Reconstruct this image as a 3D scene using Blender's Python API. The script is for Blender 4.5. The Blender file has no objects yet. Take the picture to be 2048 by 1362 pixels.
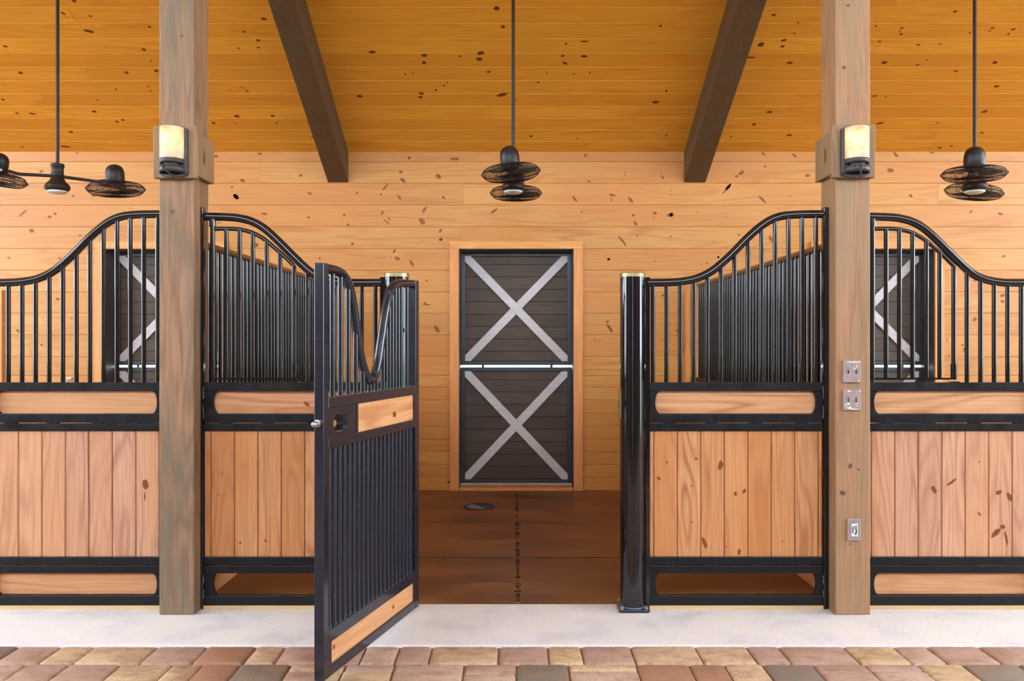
import bpy, math, random
from mathutils import Vector, Matrix
random.seed(7)
sc = bpy.context.scene
COL = sc.collection

# ------------------------------------------------------------------ survey numbers
F = 1623.0            # focal length in pixels of the 2048 px wide frame
CX, CY = 1030.0, 681.0
H = 1.492             # eye height
YP = 4.41             # front face of the timber posts
YS = 4.50             # front face of the stall fronts
YW = 8.07             # inner face of the back wall
def PX(x, d): return (x - CX) * d / F
def PZ(y, d): return H - (y - CY) * d / F

# ------------------------------------------------------------------ mesh builder
class MB:
    def __init__(s):
        s.v = []; s.f = []; s.m = []; s.r = []; s.s = []; s.k = {}
    def vert(s, p, k=None):
        s.v.append((float(p[0]), float(p[1]), float(p[2])))
        if k is not None: s.k[len(s.v) - 1] = k
        return len(s.v) - 1
    def face(s, idx, m=0, r=0.0, sm=False):
        s.f.append(tuple(idx)); s.m.append(m); s.r.append(r); s.s.append(sm)
    def box(s, x0, x1, y0, y1, z0, z1, m=0, r=0.0):
        x0, x1 = min(x0, x1), max(x0, x1); y0, y1 = min(y0, y1), max(y0, y1); z0, z1 = min(z0, z1), max(z0, z1)
        i = [s.vert(p) for p in ((x0,y0,z0),(x1,y0,z0),(x1,y1,z0),(x0,y1,z0),(x0,y0,z1),(x1,y0,z1),(x1,y1,z1),(x0,y1,z1))]
        for q in ((0,3,2,1),(4,5,6,7),(0,1,5,4),(1,2,6,5),(2,3,7,6),(3,0,4,7)):
            s.face([i[a] for a in q], m, r)
        return s
    def prism(s, poly, fn, d0, d1, m=0, r=0.0):
        """poly: 2D points, fn(a,b,d)->3D; closed solid between depth d0 and d1"""
        n = len(poly)
        A = [s.vert(fn(a, b, d0)) for a, b in poly]; B = [s.vert(fn(a, b, d1)) for a, b in poly]
        s.face(A, m, r); s.face(B[::-1], m, r)
        for i in range(n):
            j = (i + 1) % n
            s.face((A[j], A[i], B[i], B[j]), m, r)
        return s
    def tube(s, path, rad, seg=12, m=0, caps=True, closed=False, squash=None):
        P = [Vector(p) for p in path]; n = len(P)
        rr = rad if isinstance(rad, (list, tuple)) else [rad] * n
        rings = []; up = None
        for i in range(n):
            if closed: t = P[(i + 1) % n] - P[(i - 1) % n]
            else: t = P[min(i + 1, n - 1)] - P[max(i - 1, 0)]
            t.normalize()
            if up is None:
                a = Vector((0, 0, 1)) if abs(t.z) < .9 else Vector((0, 1, 0))
                up = (a - t * a.dot(t)).normalized()
            else:
                up = (up - t * up.dot(t)).normalized()
            w = t.cross(up)
            rings.append([s.vert(P[i] + (up * math.cos(2*math.pi*k/seg) + w * math.sin(2*math.pi*k/seg)) * rr[i]) for k in range(seg)])
        for i in range(n if closed else n - 1):
            a, b = rings[i], rings[(i + 1) % n]
            for k in range(seg):
                l = (k + 1) % seg
                s.face((a[k], a[l], b[l], b[k]), m, 0.0, True)
        if caps and not closed:
            s.face([s.vert(s.v[q]) for q in rings[0][::-1]], m); s.face([s.vert(s.v[q]) for q in rings[-1]], m)
        return s
    def lathe(s, prof, c=(0,0,0), seg=32, m=0, M=None, sharp=False):
        """prof: list of (r,z)"""
        rings = []; prof = list(prof); q = [prof[0]]
        for i in range(1, len(prof) - 1):      # a sharp turn of the profile gets two rings
            a, b_, c_ = prof[i-1], prof[i], prof[i+1]; q.append(b_)
            t1 = math.atan2(b_[1]-a[1], b_[0]-a[0]); t2 = math.atan2(c_[1]-b_[1], c_[0]-b_[0])
            if abs((t2 - t1 + math.pi) % (2*math.pi) - math.pi) > math.radians(42): q.append(b_)
        q.append(prof[-1]); prof = q
        for r, z in prof:
            if r < 1e-6:
                p = Vector((0, 0, z)); p = M @ p if M else p
                rings.append([s.vert(p + Vector(c))])
            else:
                ring = []
                for k in range(seg):
                    a = 2*math.pi*k/seg
                    p = Vector((r*math.cos(a), r*math.sin(a), z)); p = M @ p if M else p
                    ring.append(s.vert(p + Vector(c)))
                rings.append(ring)
        for (a, b), (pa, pb) in zip(zip(rings, rings[1:]), zip(prof, prof[1:])):
            if pa == pb: continue
            for k in range(seg):
                l = (k + 1) % seg
                if len(a) == 1 and len(b) == 1: continue
                if a is b: continue
                if len(a) == 1: s.face((a[0], b[l], b[k]), m, 0, not sharp)
                elif len(b) == 1: s.face((a[k], a[l], b[0]), m, 0, not sharp)
                else: s.face((a[k], a[l], b[l], b[k]), m, 0, not sharp)
        return s
    def knot(s, fn, u, v, a, b, ang, m=1):
        """irregular dark knot mark of half-length a, half-width b at (u,v) of a face; fn(u,v)->3D"""
        n = 14; c, q = math.cos(ang), math.sin(ang)
        rnd = random.Random(int((u * 977 + v * 131) * 1000))
        ctr = s.vert(fn(u, v), 0.0)
        jit = [1 + rnd.uniform(-.16, .16) for _ in range(n)]
        prev = None
        for lvl, kk in ((.55, .45), (.82, .8), (1.0, 1.0)):
            ring = []
            for i in range(n):
                t = 2*math.pi*i/n
                x = a * lvl * jit[i] * math.cos(t); y = b * lvl * jit[i] * math.sin(t)
                ring.append(s.vert(fn(u + x*c - y*q, v + x*q + y*c), kk))
            for i in range(n):
                j = (i + 1) % n
                if prev is None: s.face((ctr, ring[i], ring[j]), m, 0.5, True)
                else: s.face((prev[i], ring[i], ring[j], prev[j]), m, 0.5, True)
            prev = ring
        return s
    def build(s, name, mats, parent=None, loc=(0,0,0), bevel=0, bseg=2, rot=None):
        me = bpy.data.meshes.new(name)
        me.from_pydata(s.v, [], s.f)
        if not isinstance(mats, (list, tuple)): mats = [mats]
        for q in mats: me.materials.append(q)
        me.polygons.foreach_set('material_index', s.m)
        me.polygons.foreach_set('use_smooth', s.s)
        at = me.attributes.new('rnd', 'FLOAT', 'FACE'); at.data.foreach_set('value', s.r)
        kv = [0.0] * len(s.v)
        for i, k in s.k.items(): kv[i] = k
        ak = me.attributes.new('kn', 'FLOAT', 'POINT'); ak.data.foreach_set('value', kv)
        me.validate(); me.update()
        o = bpy.data.objects.new(name, me); COL.objects.link(o)
        if parent: o.parent = parent
        o.location = loc
        if rot: o.rotation_euler = rot
        if bevel:
            b = o.modifiers.new('bevel', 'BEVEL'); b.width = bevel; b.segments = bseg
            b.limit_method = 'ANGLE'; b.angle_limit = math.radians(50); b.harden_normals = False
        return o

def root(name, loc, label=None, cat=None, group=None, kind=None, rot=None):
    o = bpy.data.objects.new(name, None); COL.objects.link(o)
    o.empty_display_size = .1; o.location = loc
    if rot: o.rotation_euler = rot
    return tag(o, label, cat, group, kind)
def tag(o, label=None, cat=None, group=None, kind=None):
    if label: o['label'] = label
    if cat: o['category'] = cat
    if group: o['group'] = group
    if kind: o['kind'] = kind
    return o
def copy_tree(o, parent=None):
    c = o.copy(); COL.objects.link(c); c.parent = parent
    for ch in [x for x in bpy.data.objects if x.parent == o]:
        copy_tree(ch, c)
    return c
def smooth(pts, n=6):
    """Catmull-Rom through pts"""
    P = [Vector(p) for p in pts]; out = []
    for i in range(len(P) - 1):
        p0 = P[max(i-1, 0)]; p1 = P[i]; p2 = P[i+1]; p3 = P[min(i+2, len(P)-1)]
        for k in range(n):
            t = k / n
            out.append(.5*((2*p1) + (p2-p0)*t + (2*p0-5*p1+4*p2-p3)*t*t + (3*p1-p0-3*p2+p3)*t**3))
    out.append(P[-1]); return out

# ------------------------------------------------------------------ materials
def srgb(r, g, b):
    f = lambda c: (c/255)/12.92 if c/255 <= .04045 else (((c/255)+.055)/1.055)**2.4
    return (f(r), f(g), f(b), 1)
class NT:
    def __init__(s, name):
        s.mat = bpy.data.materials.new(name); s.mat.use_nodes = True
        s.t = s.mat.node_tree; s.n = s.t.nodes
        s.b = s.n['Principled BSDF']
    def node(s, typ, **kw):
        x = s.n.new(typ)
        for k, v in kw.items(): setattr(x, k, v)
        return x
    def put(s, sock, val):
        if isinstance(val, bpy.types.NodeSocket): s.t.links.new(val, sock)
        else: sock.default_value = val
    def math(s, op, a, b=0.0, c=None, clamp=False):
        x = s.node('ShaderNodeMath', operation=op, use_clamp=clamp)
        s.put(x.inputs[0], a); s.put(x.inputs[1], b)
        if c is not None: s.put(x.inputs[2], c)
        return x.outputs[0]
    def mix(s, f, a, b, mode='MIX'):
        x = s.node('ShaderNodeMix', data_type='RGBA', blend_type=mode)
        s.put(x.inputs[0], f); s.put(x.inputs[6], a); s.put(x.inputs[7], b)
        return x.outputs[2]
    def noise(s, vec, scale=5, detail=3, rough=.5, dist=0, dim='3D'):
        x = s.node('ShaderNodeTexNoise', noise_dimensions=dim)
        s.put(x.inputs['Vector'], vec); s.put(x.inputs['Scale'], scale)
        s.put(x.inputs['Detail'], detail); s.put(x.inputs['Roughness'], rough); s.put(x.inputs['Distortion'], dist)
        return x.outputs['Fac']
    def ramp(s, fac, stops):
        x = s.node('ShaderNodeValToRGB'); s.put(x.inputs[0], fac)
        e = x.color_ramp.elements
        while len(e) < len(stops): e.new(.5)
        for q, (p, c) in zip(e, stops): q.position = p; q.color = c if len(c) == 4 else (*c, 1)
        return x.outputs[0]
    def mapr(s, v, a, b, c, d):
        x = s.node('ShaderNodeMapRange'); s.put(x.inputs[0], v)
        for i, q in enumerate((a, b, c, d)): s.put(x.inputs[i+1], q)
        return x.outputs[0]
    def coord(s): return s.node('ShaderNodeTexCoord').outputs['Object']
    def sep(s, v):
        x = s.node('ShaderNodeSeparateXYZ'); s.put(x.inputs[0], v); return x.outputs
    def comb(s, a, b, c):
        x = s.node('ShaderNodeCombineXYZ'); s.put(x.inputs[0], a); s.put(x.inputs[1], b); s.put(x.inputs[2], c); return x.outputs[0]
    def attr(s, n): return s.node('ShaderNodeAttribute', attribute_name=n).outputs['Fac']
    def bump(s, h, strength=.3, dist=.002):
        x = s.node('ShaderNodeBump'); s.put(x.inputs['Strength'], strength); s.put(x.inputs['Distance'], dist); s.put(x.inputs['Height'], h)
        s.t.links.new(x.outputs[0], s.b.inputs['Normal'])
    def fin(s, col=None, rough=None, metal=0, spec=None, coat=None):
        if col is not None: s.put(s.b.inputs['Base Color'], col)
        if rough is not None: s.put(s.b.inputs['Roughness'], rough)
        s.put(s.b.inputs['Metallic'], metal)
        if spec is not None: s.put(s.b.inputs['Specular IOR Level'], spec)
        if coat is not None:
            s.put(s.b.inputs['Coat Weight'], coat[0]); s.put(s.b.inputs['Coat Roughness'], coat[1])
        return s.mat

def wood(name, light, mid, dark, axis='x', var=.5, ring=.55, rough=.45, stretch=1.0, blotch=None, sat_ring=22, spec=.4, grain=.25, hue=None):
    """timber: grain runs along the object's axis; boards differ through the face attribute rnd"""
    m = NT(name)
    c = m.sep(m.coord()); rnd = m.attr('rnd')
    orr = m.node('ShaderNodeObjectInfo').outputs['Random']
    off = m.math('ADD', m.math('MULTIPLY', rnd, 53.0), m.math('MULTIPLY', orr, 31.0))
    L = {'x': 0, 'y': 1, 'z': 2}[axis]
    o = [i for i in range(3) if i != L]
    lo = m.math('MULTIPLY', c[L], .55 * stretch)
    v1 = m.comb(m.math('ADD', lo, off), m.math('ADD', m.math('MULTIPLY', c[o[0]], 5.0), m.math('MULTIPLY', off, 1.7)), m.math('ADD', m.math('MULTIPLY', c[o[1]], 5.0), off))
    n1 = m.noise(v1, 1.0, 2.0, .45, .25)
    rings = m.math('SINE', m.math('MULTIPLY', n1, sat_ring * 2 * math.pi / 2.2))
    rings = m.math('POWER', m.mapr(rings, -1, 1, 0, 1), 1.8)
    fade = m.noise(m.comb(lo, m.math('ADD', m.math('MULTIPLY', c[o[0]], 3.0), off), m.math('MULTIPLY', c[o[1]], 3.0)), 2.0, 1.0)
    rings = m.math('MULTIPLY', rings, m.mapr(fade, .35, .65, .15, 1.0))
    v2 = m.comb(m.math('ADD', m.math('MULTIPLY', c[L], 3.0), off), m.math('MULTIPLY', c[o[0]], 95.0), m.math('MULTIPLY', c[o[1]], 95.0))
    n2 = m.noise(v2, 1.0, 3.0, .6)
    base = m.mix(m.math('MULTIPLY', rings, ring), light, mid)
    bv = m.math('FRACT', m.math('ADD', m.math('MULTIPLY', rnd, 7.31), orr))
    base = m.mix(m.math('MULTIPLY', bv, var), base, mid)
    base = m.mix(m.math('MULTIPLY', m.mapr(n2, .38, .72, 0, 1), grain), base, dark)
    if blotch:
        n3 = m.noise(m.comb(m.math('ADD', m.math('MULTIPLY', c[L], 1.4), off), m.math('MULTIPLY', c[o[0]], 7.0), m.math('MULTIPLY', c[o[1]], 7.0)), 1.0, 4.0, .6, .6)
        base = m.mix(m.math('MULTIPLY', m.mapr(n3, .42, .68, 0, 1), blotch[1]), base, blotch[0])
    if hue:
        n4 = m.noise(m.comb(m.math('MULTIPLY', c[L], .5), m.math('MULTIPLY', c[o[0]], 1.0), off), 1.3, 2.0)
        base = m.mix(m.mapr(n4, .4, .65, 0, hue[1]), base, hue[0])
    m.bump(m.math('ADD', n2, rings), .12, .001)
    return m.fin(base, rough, 0, spec)

def knotmat(name, core, edge, rough=.5):
    m = NT(name)
    k = m.attr('kn')
    n = m.noise(m.coord(), 160, 2, .6)
    k2 = m.math('ADD', k, m.mapr(n, .2, .8, -.25, .25))
    band = m.mapr(m.math('SINE', m.math('MULTIPLY', k2, 26.0)), -1, 1, 0, .45)
    col = m.mix(band, core, edge)
    col = m.mix(m.mapr(k2, .72, 1.1, 0, 1), col, edge)
    return m.fin(col, rough, 0, .35)

PINE_L, PINE_M, PINE_D = srgb(236,178,108), srgb(208,138,66), srgb(150,84,34)
M = {}
M['wall'] = wood('pine_wall_boards', srgb(201,146,72), srgb(174,106,40), srgb(140,80,30), 'x', .5, .8, .42, .8, sat_ring=20, grain=.35, hue=(srgb(188,114,44), .6))
M['ceil'] = wood('pine_ceiling_boards', srgb(232,162,54), srgb(206,124,32), srgb(150,80,16), 'x', .65, .75, .42, .8, sat_ring=22, grain=.35, hue=(srgb(196,130,40), .55))
M['trimwood'] = wood('pine_door_casing', srgb(222,154,86), srgb(194,116,54), srgb(150,80,34), 'z', .4, .6, .45, .8, grain=.35)
M['trimwoodx'] = wood('pine_threshold', srgb(222,158,90), srgb(198,124,60), srgb(150,80,34), 'x', .4, .6, .5, .8, grain=.35)
M['sill'] = wood('pale_sill_strip', srgb(206,176,128), srgb(186,148,98), srgb(150,110,66), 'x', .3, .4, .6, 1.0)
M['plank'] = wood('pine_front_planks', srgb(206,150,102), srgb(166,100,56), srgb(130,76,42), 'z', .5, .95, .5, 1.1, sat_ring=30, grain=.45, hue=(srgb(194,120,60), .6))
M['plank2'] = wood('pine_front_planks_pale', srgb(208,158,124), srgb(160,108,84), srgb(130,82,58), 'z', .4, .95, .5, 1.1, sat_ring=32, grain=.45, hue=(srgb(200,140,94), .5))
M['board'] = wood('pine_kick_board', srgb(212,156,110), srgb(170,108,68), srgb(140,86,52), 'x', .35, .9, .5, 1.0, sat_ring=24, grain=.4)
M['gateboard'] = wood('pine_gate_board', srgb(222,164,112), srgb(184,116,70), srgb(150,90,54), 'x', .3, .9, .5, 1.0, sat_ring=24, grain=.4)
M['partplank'] = wood('pine_partition_planks', srgb(226,176,122), srgb(196,134,78), srgb(150,92,48), 'y', .5, .6, .5, .8)
M['post'] = wood('weathered_post_timber', srgb(160,118,86), srgb(122,86,58), srgb(80,58,40), 'z', .3, .75, .62, 1.1, blotch=(srgb(104,94,76), .8), sat_ring=26, grain=.5)
M['post2'] = wood('weathered_post_timber_warm', srgb(176,130,92), srgb(138,96,62), srgb(92,66,46), 'z', .3, .7, .6, 1.1, blotch=(srgb(136,116,86), .7), sat_ring=26, grain=.5)
M['block'] = wood('weathered_block_timber', srgb(158,122,88), srgb(128,90,60), srgb(84,60,42), 'z', .3, .7, .6, 1.6, blotch=(srgb(112,98,74), .6), sat_ring=22, grain=.4)
M['beam'] = wood('dark_stained_beam', srgb(96,68,42), srgb(70,46,27), srgb(42,28,17), 'y', .3, .5, .55, .9, blotch=(srgb(80,68,50), .7), grain=.5)
M['doorplank'] = wood('brown_door_planks', srgb(84,67,54), srgb(64,50,40), srgb(38,29,24), 'x', .5, .5, .55, 1.0, grain=.5)
M['brace'] = wood('white_washed_brace', srgb(202,196,196), srgb(184,174,172), srgb(140,130,124), 'x', .2, .4, .6, 1.0, grain=.35)
M['opposite'] = wood('dark_opposite_boards', srgb(120,84,52), srgb(96,64,38), srgb(60,40,24), 'x', .5, .5, .55, .8)
M['knot'] = knotmat('knot_dark', srgb(104,54,20), srgb(156,90,36))
M['knotred'] = knotmat('knot_red', srgb(124,62,22), srgb(164,96,40))
M['knotceil'] = knotmat('knot_ceiling', srgb(82,40,14), srgb(138,74,28))
M['knotpost'] = knotmat('knot_post', srgb(74,54,46), srgb(128,98,78))

def steel(name, col, rough, coat=.0, speck=0.0, spec=.5):
    m = NT(name)
    n = m.noise(m.coord(), 14, 4, .6)
    base = m.mix(m.mapr(n, .4, .7, 0, .5), col, tuple(min(1, c*1.4) for c in col[:3]) + (1,))
    if speck:
        w = m.noise(m.coord(), 260, 1, .5)
        base = m.mix(m.math('MULTIPLY', m.mapr(w, .77, .80, 0, 1), speck), base, srgb(190,190,195))
    m.bump(m.noise(m.coord(), 60, 2), .015, .0005)
    return m.fin(base, m.mapr(n, .3, .7, rough*.75, rough*1.3), 0, spec, (coat, .08))
M['steel'] = steel('black_gloss_steel', srgb(12,13,18), .08, .45)
M['bars'] = steel('black_partition_steel', srgb(12,13,18), .1, 0, 0, .36)
M['flat'] = steel('black_satin_steel', srgb(17,16,19), .38, 0, 0, .3)
M['gate'] = steel('black_gate_steel', srgb(20,25,36), .2, .4, .8)  # bluish base colour stands in for the sky's sheen on black steel
M['doorsteel'] = steel('dark_door_steel', srgb(44,46,52), .35)
M['fan'] = steel('oil_bronze_fan', srgb(36,27,24), .42, 0, 0, .3)
M['iron'] = steel('hammered_iron', srgb(56,48,48), .5)
def plain(name, col, rough=.5, metal=0, spec=None, em=None):
    m = NT(name); m.fin(col, rough, metal, spec)
    if em: m.b.inputs['Emission Color'].default_value = em[0]; m.b.inputs['Emission Strength'].default_value = em[1]
    return m.mat
M['cap'] = plain('brushed_cap', srgb(150,134,98), .3, .8)
M['zinc'] = plain('zinc_bolt', srgb(190,190,188), .3, .9)
M['brass'] = plain('brass_disc', srgb(190,168,110), .35, .8)
M['bowl'] = plain('frosted_bowl', srgb(214,220,214), .35)
M['plate'] = steel('taupe_plate', srgb(146,128,122), .35)
M['paint'] = plain('white_paint_fleck', srgb(240,236,228), .5)
M['outlet'] = plain('white_outlet', srgb(222,222,222), .4)
M['slot'] = plain('dark_slot', srgb(24,22,22), .6)
M['weld'] = plain('weld_bead', srgb(120,124,130), .35, .6)
M['jamb'] = plain('dark_jamb', srgb(56,46,44), .55)
M['seam'] = plain('seam_dirt', srgb(44,30,18), .9)
M['seam2'] = plain('seam_sand', srgb(150,116,70), .9)
M['blade'] = steel('fan_blade', srgb(84,64,44), .5)
M['foil'] = plain('grey_sticker', srgb(170,172,178), .4)

def shademat():
    m = NT('frosted_amber_shade')
    t = m.t; n = m.noise(m.coord(), 22, 3, .6)
    col = m.mix(m.mapr(n, .35, .7, 0, 1), srgb(250,240,214), srgb(236,206,160))
    tr = m.node('ShaderNodeBsdfTranslucent'); m.put(tr.inputs[0], col)
    m.put(m.b.inputs['Base Color'], col); m.put(m.b.inputs['Roughness'], .3)
    mx = m.node('ShaderNodeMixShader'); mx.inputs[0].default_value = .55
    out = m.n['Material Output']
    t.links.new(m.b.outputs[0], mx.inputs[1]); t.links.new(tr.outputs[0], mx.inputs[2]); t.links.new(mx.outputs[0], out.inputs[0])
    return m.mat
M['shade'] = shademat()

def concrete():
    m = NT('brushed_concrete'); co = m.coord(); c = m.sep(co)
    n = m.noise(co, 3.0, 5, .6); n2 = m.noise(co, 260, 3, .7)
    d = m.comb(m.math('MULTIPLY', m.math('ADD', c[0], m.math('MULTIPLY', c[1], -.8)), 150.0), m.math('MULTIPLY', c[1], 10.0), 0.0)
    n3 = m.noise(d, 1.0, 2, .5)
    col = m.ramp(n, [(.3, srgb(206,196,190)), (.5, srgb(226,216,208)), (.7, srgb(234,220,204))])
    n5 = m.noise(co, 110, 3, .75); col = m.mix(m.mapr(n5, .5, .7, 0, .45), col, srgb(170,152,142))
    col = m.mix(m.mapr(n3, .5, .8, 0, .25), col, srgb(180,160,150))
    m.bump(m.math('ADD', n2, n3), .6, .004)
    return m.fin(col, .85)
M['concrete'] = concrete()
def matfloor():
    m = NT('brown_stall_mats'); co = m.coord(); c = m.sep(co)
    n = m.noise(m.comb(m.math('MULTIPLY', c[0], .8), m.math('MULTIPLY', c[1], 2.2), 0.0), 1.6, 6, .62, .4)
    n2 = m.noise(co, 300, 2, .6)
    col = m.ramp(n, [(.3, srgb(88,50,22)), (.5, srgb(118,72,36)), (.72, srgb(150,104,62))])
    col = m.mix(m.mapr(n2, .5, .8, 0, .25), col, srgb(70,44,26))
    m.bump(n2, .25, .002)
    return m.fin(col, m.mapr(n, .3, .7, .38, .55), 0, .5)
M['mat'] = matfloor()
def pavermat():
    m = NT('tumbled_pavers'); co = m.coord(); r = m.attr('rnd')
    base = m.ramp(r, [(.0, srgb(176,136,116)), (.2, srgb(192,156,132)), (.4, srgb(200,162,124)), (.55, srgb(200,164,120)), (.7, srgb(160,108,76)), (.85, srgb(132,116,98)), (1.0, srgb(116,102,86))])
    c = m.sep(co)
    v = m.comb(m.math('ADD', m.math('MULTIPLY', c[0], 5.0), m.math('MULTIPLY', r, 40.0)), m.math('MULTIPLY', c[1], 9.0), r)
    n = m.noise(v, 1.0, 5, .65, .5); n2 = m.noise(co, 240, 3, .7)
    col = m.mix(m.mapr(n, .46, .68, 0, .7), base, srgb(150,104,70))
    n4 = m.noise(v, 2.1, 4, .7)
    col = m.mix(m.mapr(n4, .52, .7, 0, .5), col, srgb(96,84,72))
    n6 = m.noise(co, 55, 4, .75); col = m.mix(m.mapr(n6, .48, .68, 0, .4), col, srgb(128,98,74))
    col = m.mix(m.mapr(n2, .5, .78, 0, .35), col, srgb(214,196,170))
    m.bump(m.math('ADD', n2, m.math('MULTIPLY', n, 2.0)), .5, .004)
    return m.fin(col, .75)
M['paver'] = pavermat()
M['sand'] = plain('joint_sand', srgb(134,94,62), .95)
def grass():
    m = NT('outdoor_ground'); n = m.noise(m.coord(), .4, 4, .6)
    return m.fin(m.ramp(n, [(.35, srgb(120,140,90)), (.65, srgb(176,176,140))]), .9)
M['ground'] = grass()

# ------------------------------------------------------------------ knots read off the photograph
def K(ox, oy, s, rows):
    out = []
    for r in rows:
        x, y, a = r[0], r[1], r[2]
        b = r[3] if len(r) > 3 else a; g = r[4] if len(r) > 4 else 0; red = r[5] if len(r) > 5 else 0
        out.append((ox + x/s, oy + y/s, a/s, b/s, g, red))
    return out
wall_knots = (
 K(620,270,5.389,[(1068,245,20),(1560,258,60,18),(980,400,24,14,-15),(1000,488,36,22,40),(1383,447,36,24,35),(812,563,50,13,-50),(505,625,15),(765,640,14),(963,675,42,12,60,1),(1440,675,22,14,40),(370,862,17,13),(778,838,30,15,-60,1),(410,968,20,14,30),(852,903,24,10,45,1),(825,935,50,9,40,1),(1235,805,48,15,-58,1),(1205,928,48,28,45,1),(1980,822,58,14,-38),(458,1172,20,16),(1408,1030,30,15,-60,1),(1408,1130,22,15),(1213,1142,6),(910,1250,28,12,-65),(878,1320,8),(940,1330,34,20,20,1)]) +
 K(1100,270,5.447,[(385,222,20,16),(428,505,24,13,10,1),(808,410,8),(818,438,12,8),(1215,418,10,7),(1225,462,30,12,50),(268,695,48,14,48),(680,655,40,18,10,1),(668,705,24,6,80),(880,708,48,20,55,1),(1317,607,8,5,90),(1327,652,10),(345,838,12),(908,875,20,14),(1140,850,24,18),(1127,900,9),(1308,870,38,22,-10),(930,962,34,19,55,1),(790,1155,80,12,52),(953,1098,16,8,-50),(1312,1105,14,8),(255,1145,12,6),(263,1184,8),(1600,845,6),(1932,890,6),(1890,630,14,10),(1940,570,45,14,-50),(638,1353,20,14),(1835,1332,14)]) +
 K(1140,380,3.783,[(293,524,12,9),(641,536,6),(703,797,11,9),(300,1045,46,12,55),(283,995,18,7,-20),(189,1128,7),(1122,508,9),(1036,554,8),(1520,370,30,13,60,1),(1278,340,14,7),(867,1188,6),(812,1070,18,5,60)]) +
 K(400,380,3.783,[(272,50,30,18,35),(487,180,24,10,10),(820,207,14,8),(145,246,8),(421,416,26,19),(1603,556,30,11,60),(1713,686,9),(1790,1050,36,16,55),(1710,865,40,5,5),(1705,860,24,4,70),(1340,862,12,4,-60),(905,518,9)]) +
 K(0,380,3.784,[(175,175,42,10,-40,1),(375,202,18,12),(415,180,16,10),(240,308,20,16),(605,346,12,8),(67,514,14,8,20),(450,516,10),(435,825,20,12),(543,970,8),(316,1172,12,9),(45,1300,8),(995,138,8,5),(745,1215,8),(555,45,14,9,40),(710,40,24,12)]) +
 K(0,0,2.926,[(1265,915,14,9),(1520,900,14,9),(1760,1027,12,9),(1420,1057,18,11,20),(1358,1095,8),(1380,1152,22,13,45),(1812,1132,16,9,30,1),(242,1003,14,9),(710,995,13,11),(262,1100,14,7,-50,1),(452,897,12,4)]) +
 K(1340,0,2.8927,[(720,900,18,7,40),(1305,893,22,9,50),(540,890,14,7,50),(413,1000,20,11,-30),(385,1020,12,8),(550,963,7),(795,1015,18,10,0,1),(1275,985,22,14),(335,1085,36,9,-50),(535,1155,32,8,45),(10,1243,14),(1393,1133,14,8,40),(695,1136,5),(1740,1225,14,7,-50),(1910,1237,20,8,20),(1515,884,18,5)]) +
 K(1720,400,3.405,[(978,383,14,8,-20),(782,548,14,9,20),(970,650,18,12,-20),(970,690,18,10,20),(780,813,19,14,-30),(593,948,9,5,90),(697,988,10,8),(710,1020,16,8,70),(607,1060,7)]) +
 K(820,960,3.3875,[(262,15,7)]) + K(880,460,2.522,[(8,45,5),(45,152,4),(43,1272,6)]))
ceil_knots = (
 K(600,0,2.56,[(1007,43,16,11),(1040,137,12,8),(1846,132,8,6),(370,266,18,7),(636,283,15,9),(636,320,12,8),(817,288,6),(925,272,20,9,-25),(918,303,18,9,15),(1363,223,7,5),(1345,286,10,5,-20),(1357,323,14,6,60),(1455,288,16,7),(540,380,6,4),(578,376,4),(967,368,12,5,-10),(1264,372,4),(1403,378,6,4),(1485,372,5),(1220,421,7,5),(756,421,6,4),(738,437,5),(697,461,7,5),(306,493,16,7),(622,478,13,6),(617,497,12,6),(1035,485,30,8,-22),(1105,508,4),(1820,523,18,8,10),(1876,466,6),(1183,697,9,5),(1420,708,4),(1876,694,6,4),(1455,212,24,4)]) +
 K(0,0,2.926,[(370,78,14,7,70),(530,94,12,5),(520,183,32,8,25),(875,157,10,6),(30,272,14,6),(842,290,12,8),(120,426,15,8),(740,424,14,7),(915,414,14,7),(18,583,12,5),(573,584,8,4),(552,652,14,7),(885,356,6,4),(868,505,5),(880,533,6,4),(680,522,5),(685,712,10,6),(720,702,10,6),(415,773,14,6),(100,662,14,4),(190,665,20,5,20),(385,858,30,5,15),(130,860,8,4),(435,6,14,8),(1543,110,18,8,30),(1430,186,10,6),(1512,236,12,8),(1512,278,9,6),(1395,282,7,5),(1345,526,5,4),(1413,510,6,3),(1447,533,9,5,20),(1387,680,18,7,10),(1595,678,12,6),(1250,721,12,6),(1378,721,6,3),(1620,721,10,4),(1805,712,8,4),(1830,800,8,4)]) +
 K(1340,0,2.8927,[(600,86,13,7),(742,130,8,4,90),(718,192,7,5),(526,258,18,13),(660,232,18,7,-30),(650,268,12,7),(470,332,26,5),(692,363,18,7),(412,370,7,5),(575,648,18,7),(485,720,11,8),(690,782,16,6),(352,790,6,4),(1190,152,7,5),(1342,163,11,5,-20),(1330,180,6,4),(1338,198,9,6),(1650,66,12,7),(1865,162,12,5,-30),(1850,180,8,3),(1985,170,14,6,-20),(1958,197,8,6),(1735,190,7,5),(1212,240,10,5,-20),(1436,260,10,5),(1564,253,10,3),(1240,361,18,9),(1433,375,14,4),(1880,362,15,8),(1487,347,6,4),(1655,411,13,5),(1890,499,16,7),(1183,555,16,4),(1247,558,6,4),(1820,645,18,8,-30),(1215,713,22,6,-15),(1547,711,7,3),(1803,768,12,5),(1628,845,10,4),(1560,855,12,4,30)]))

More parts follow.
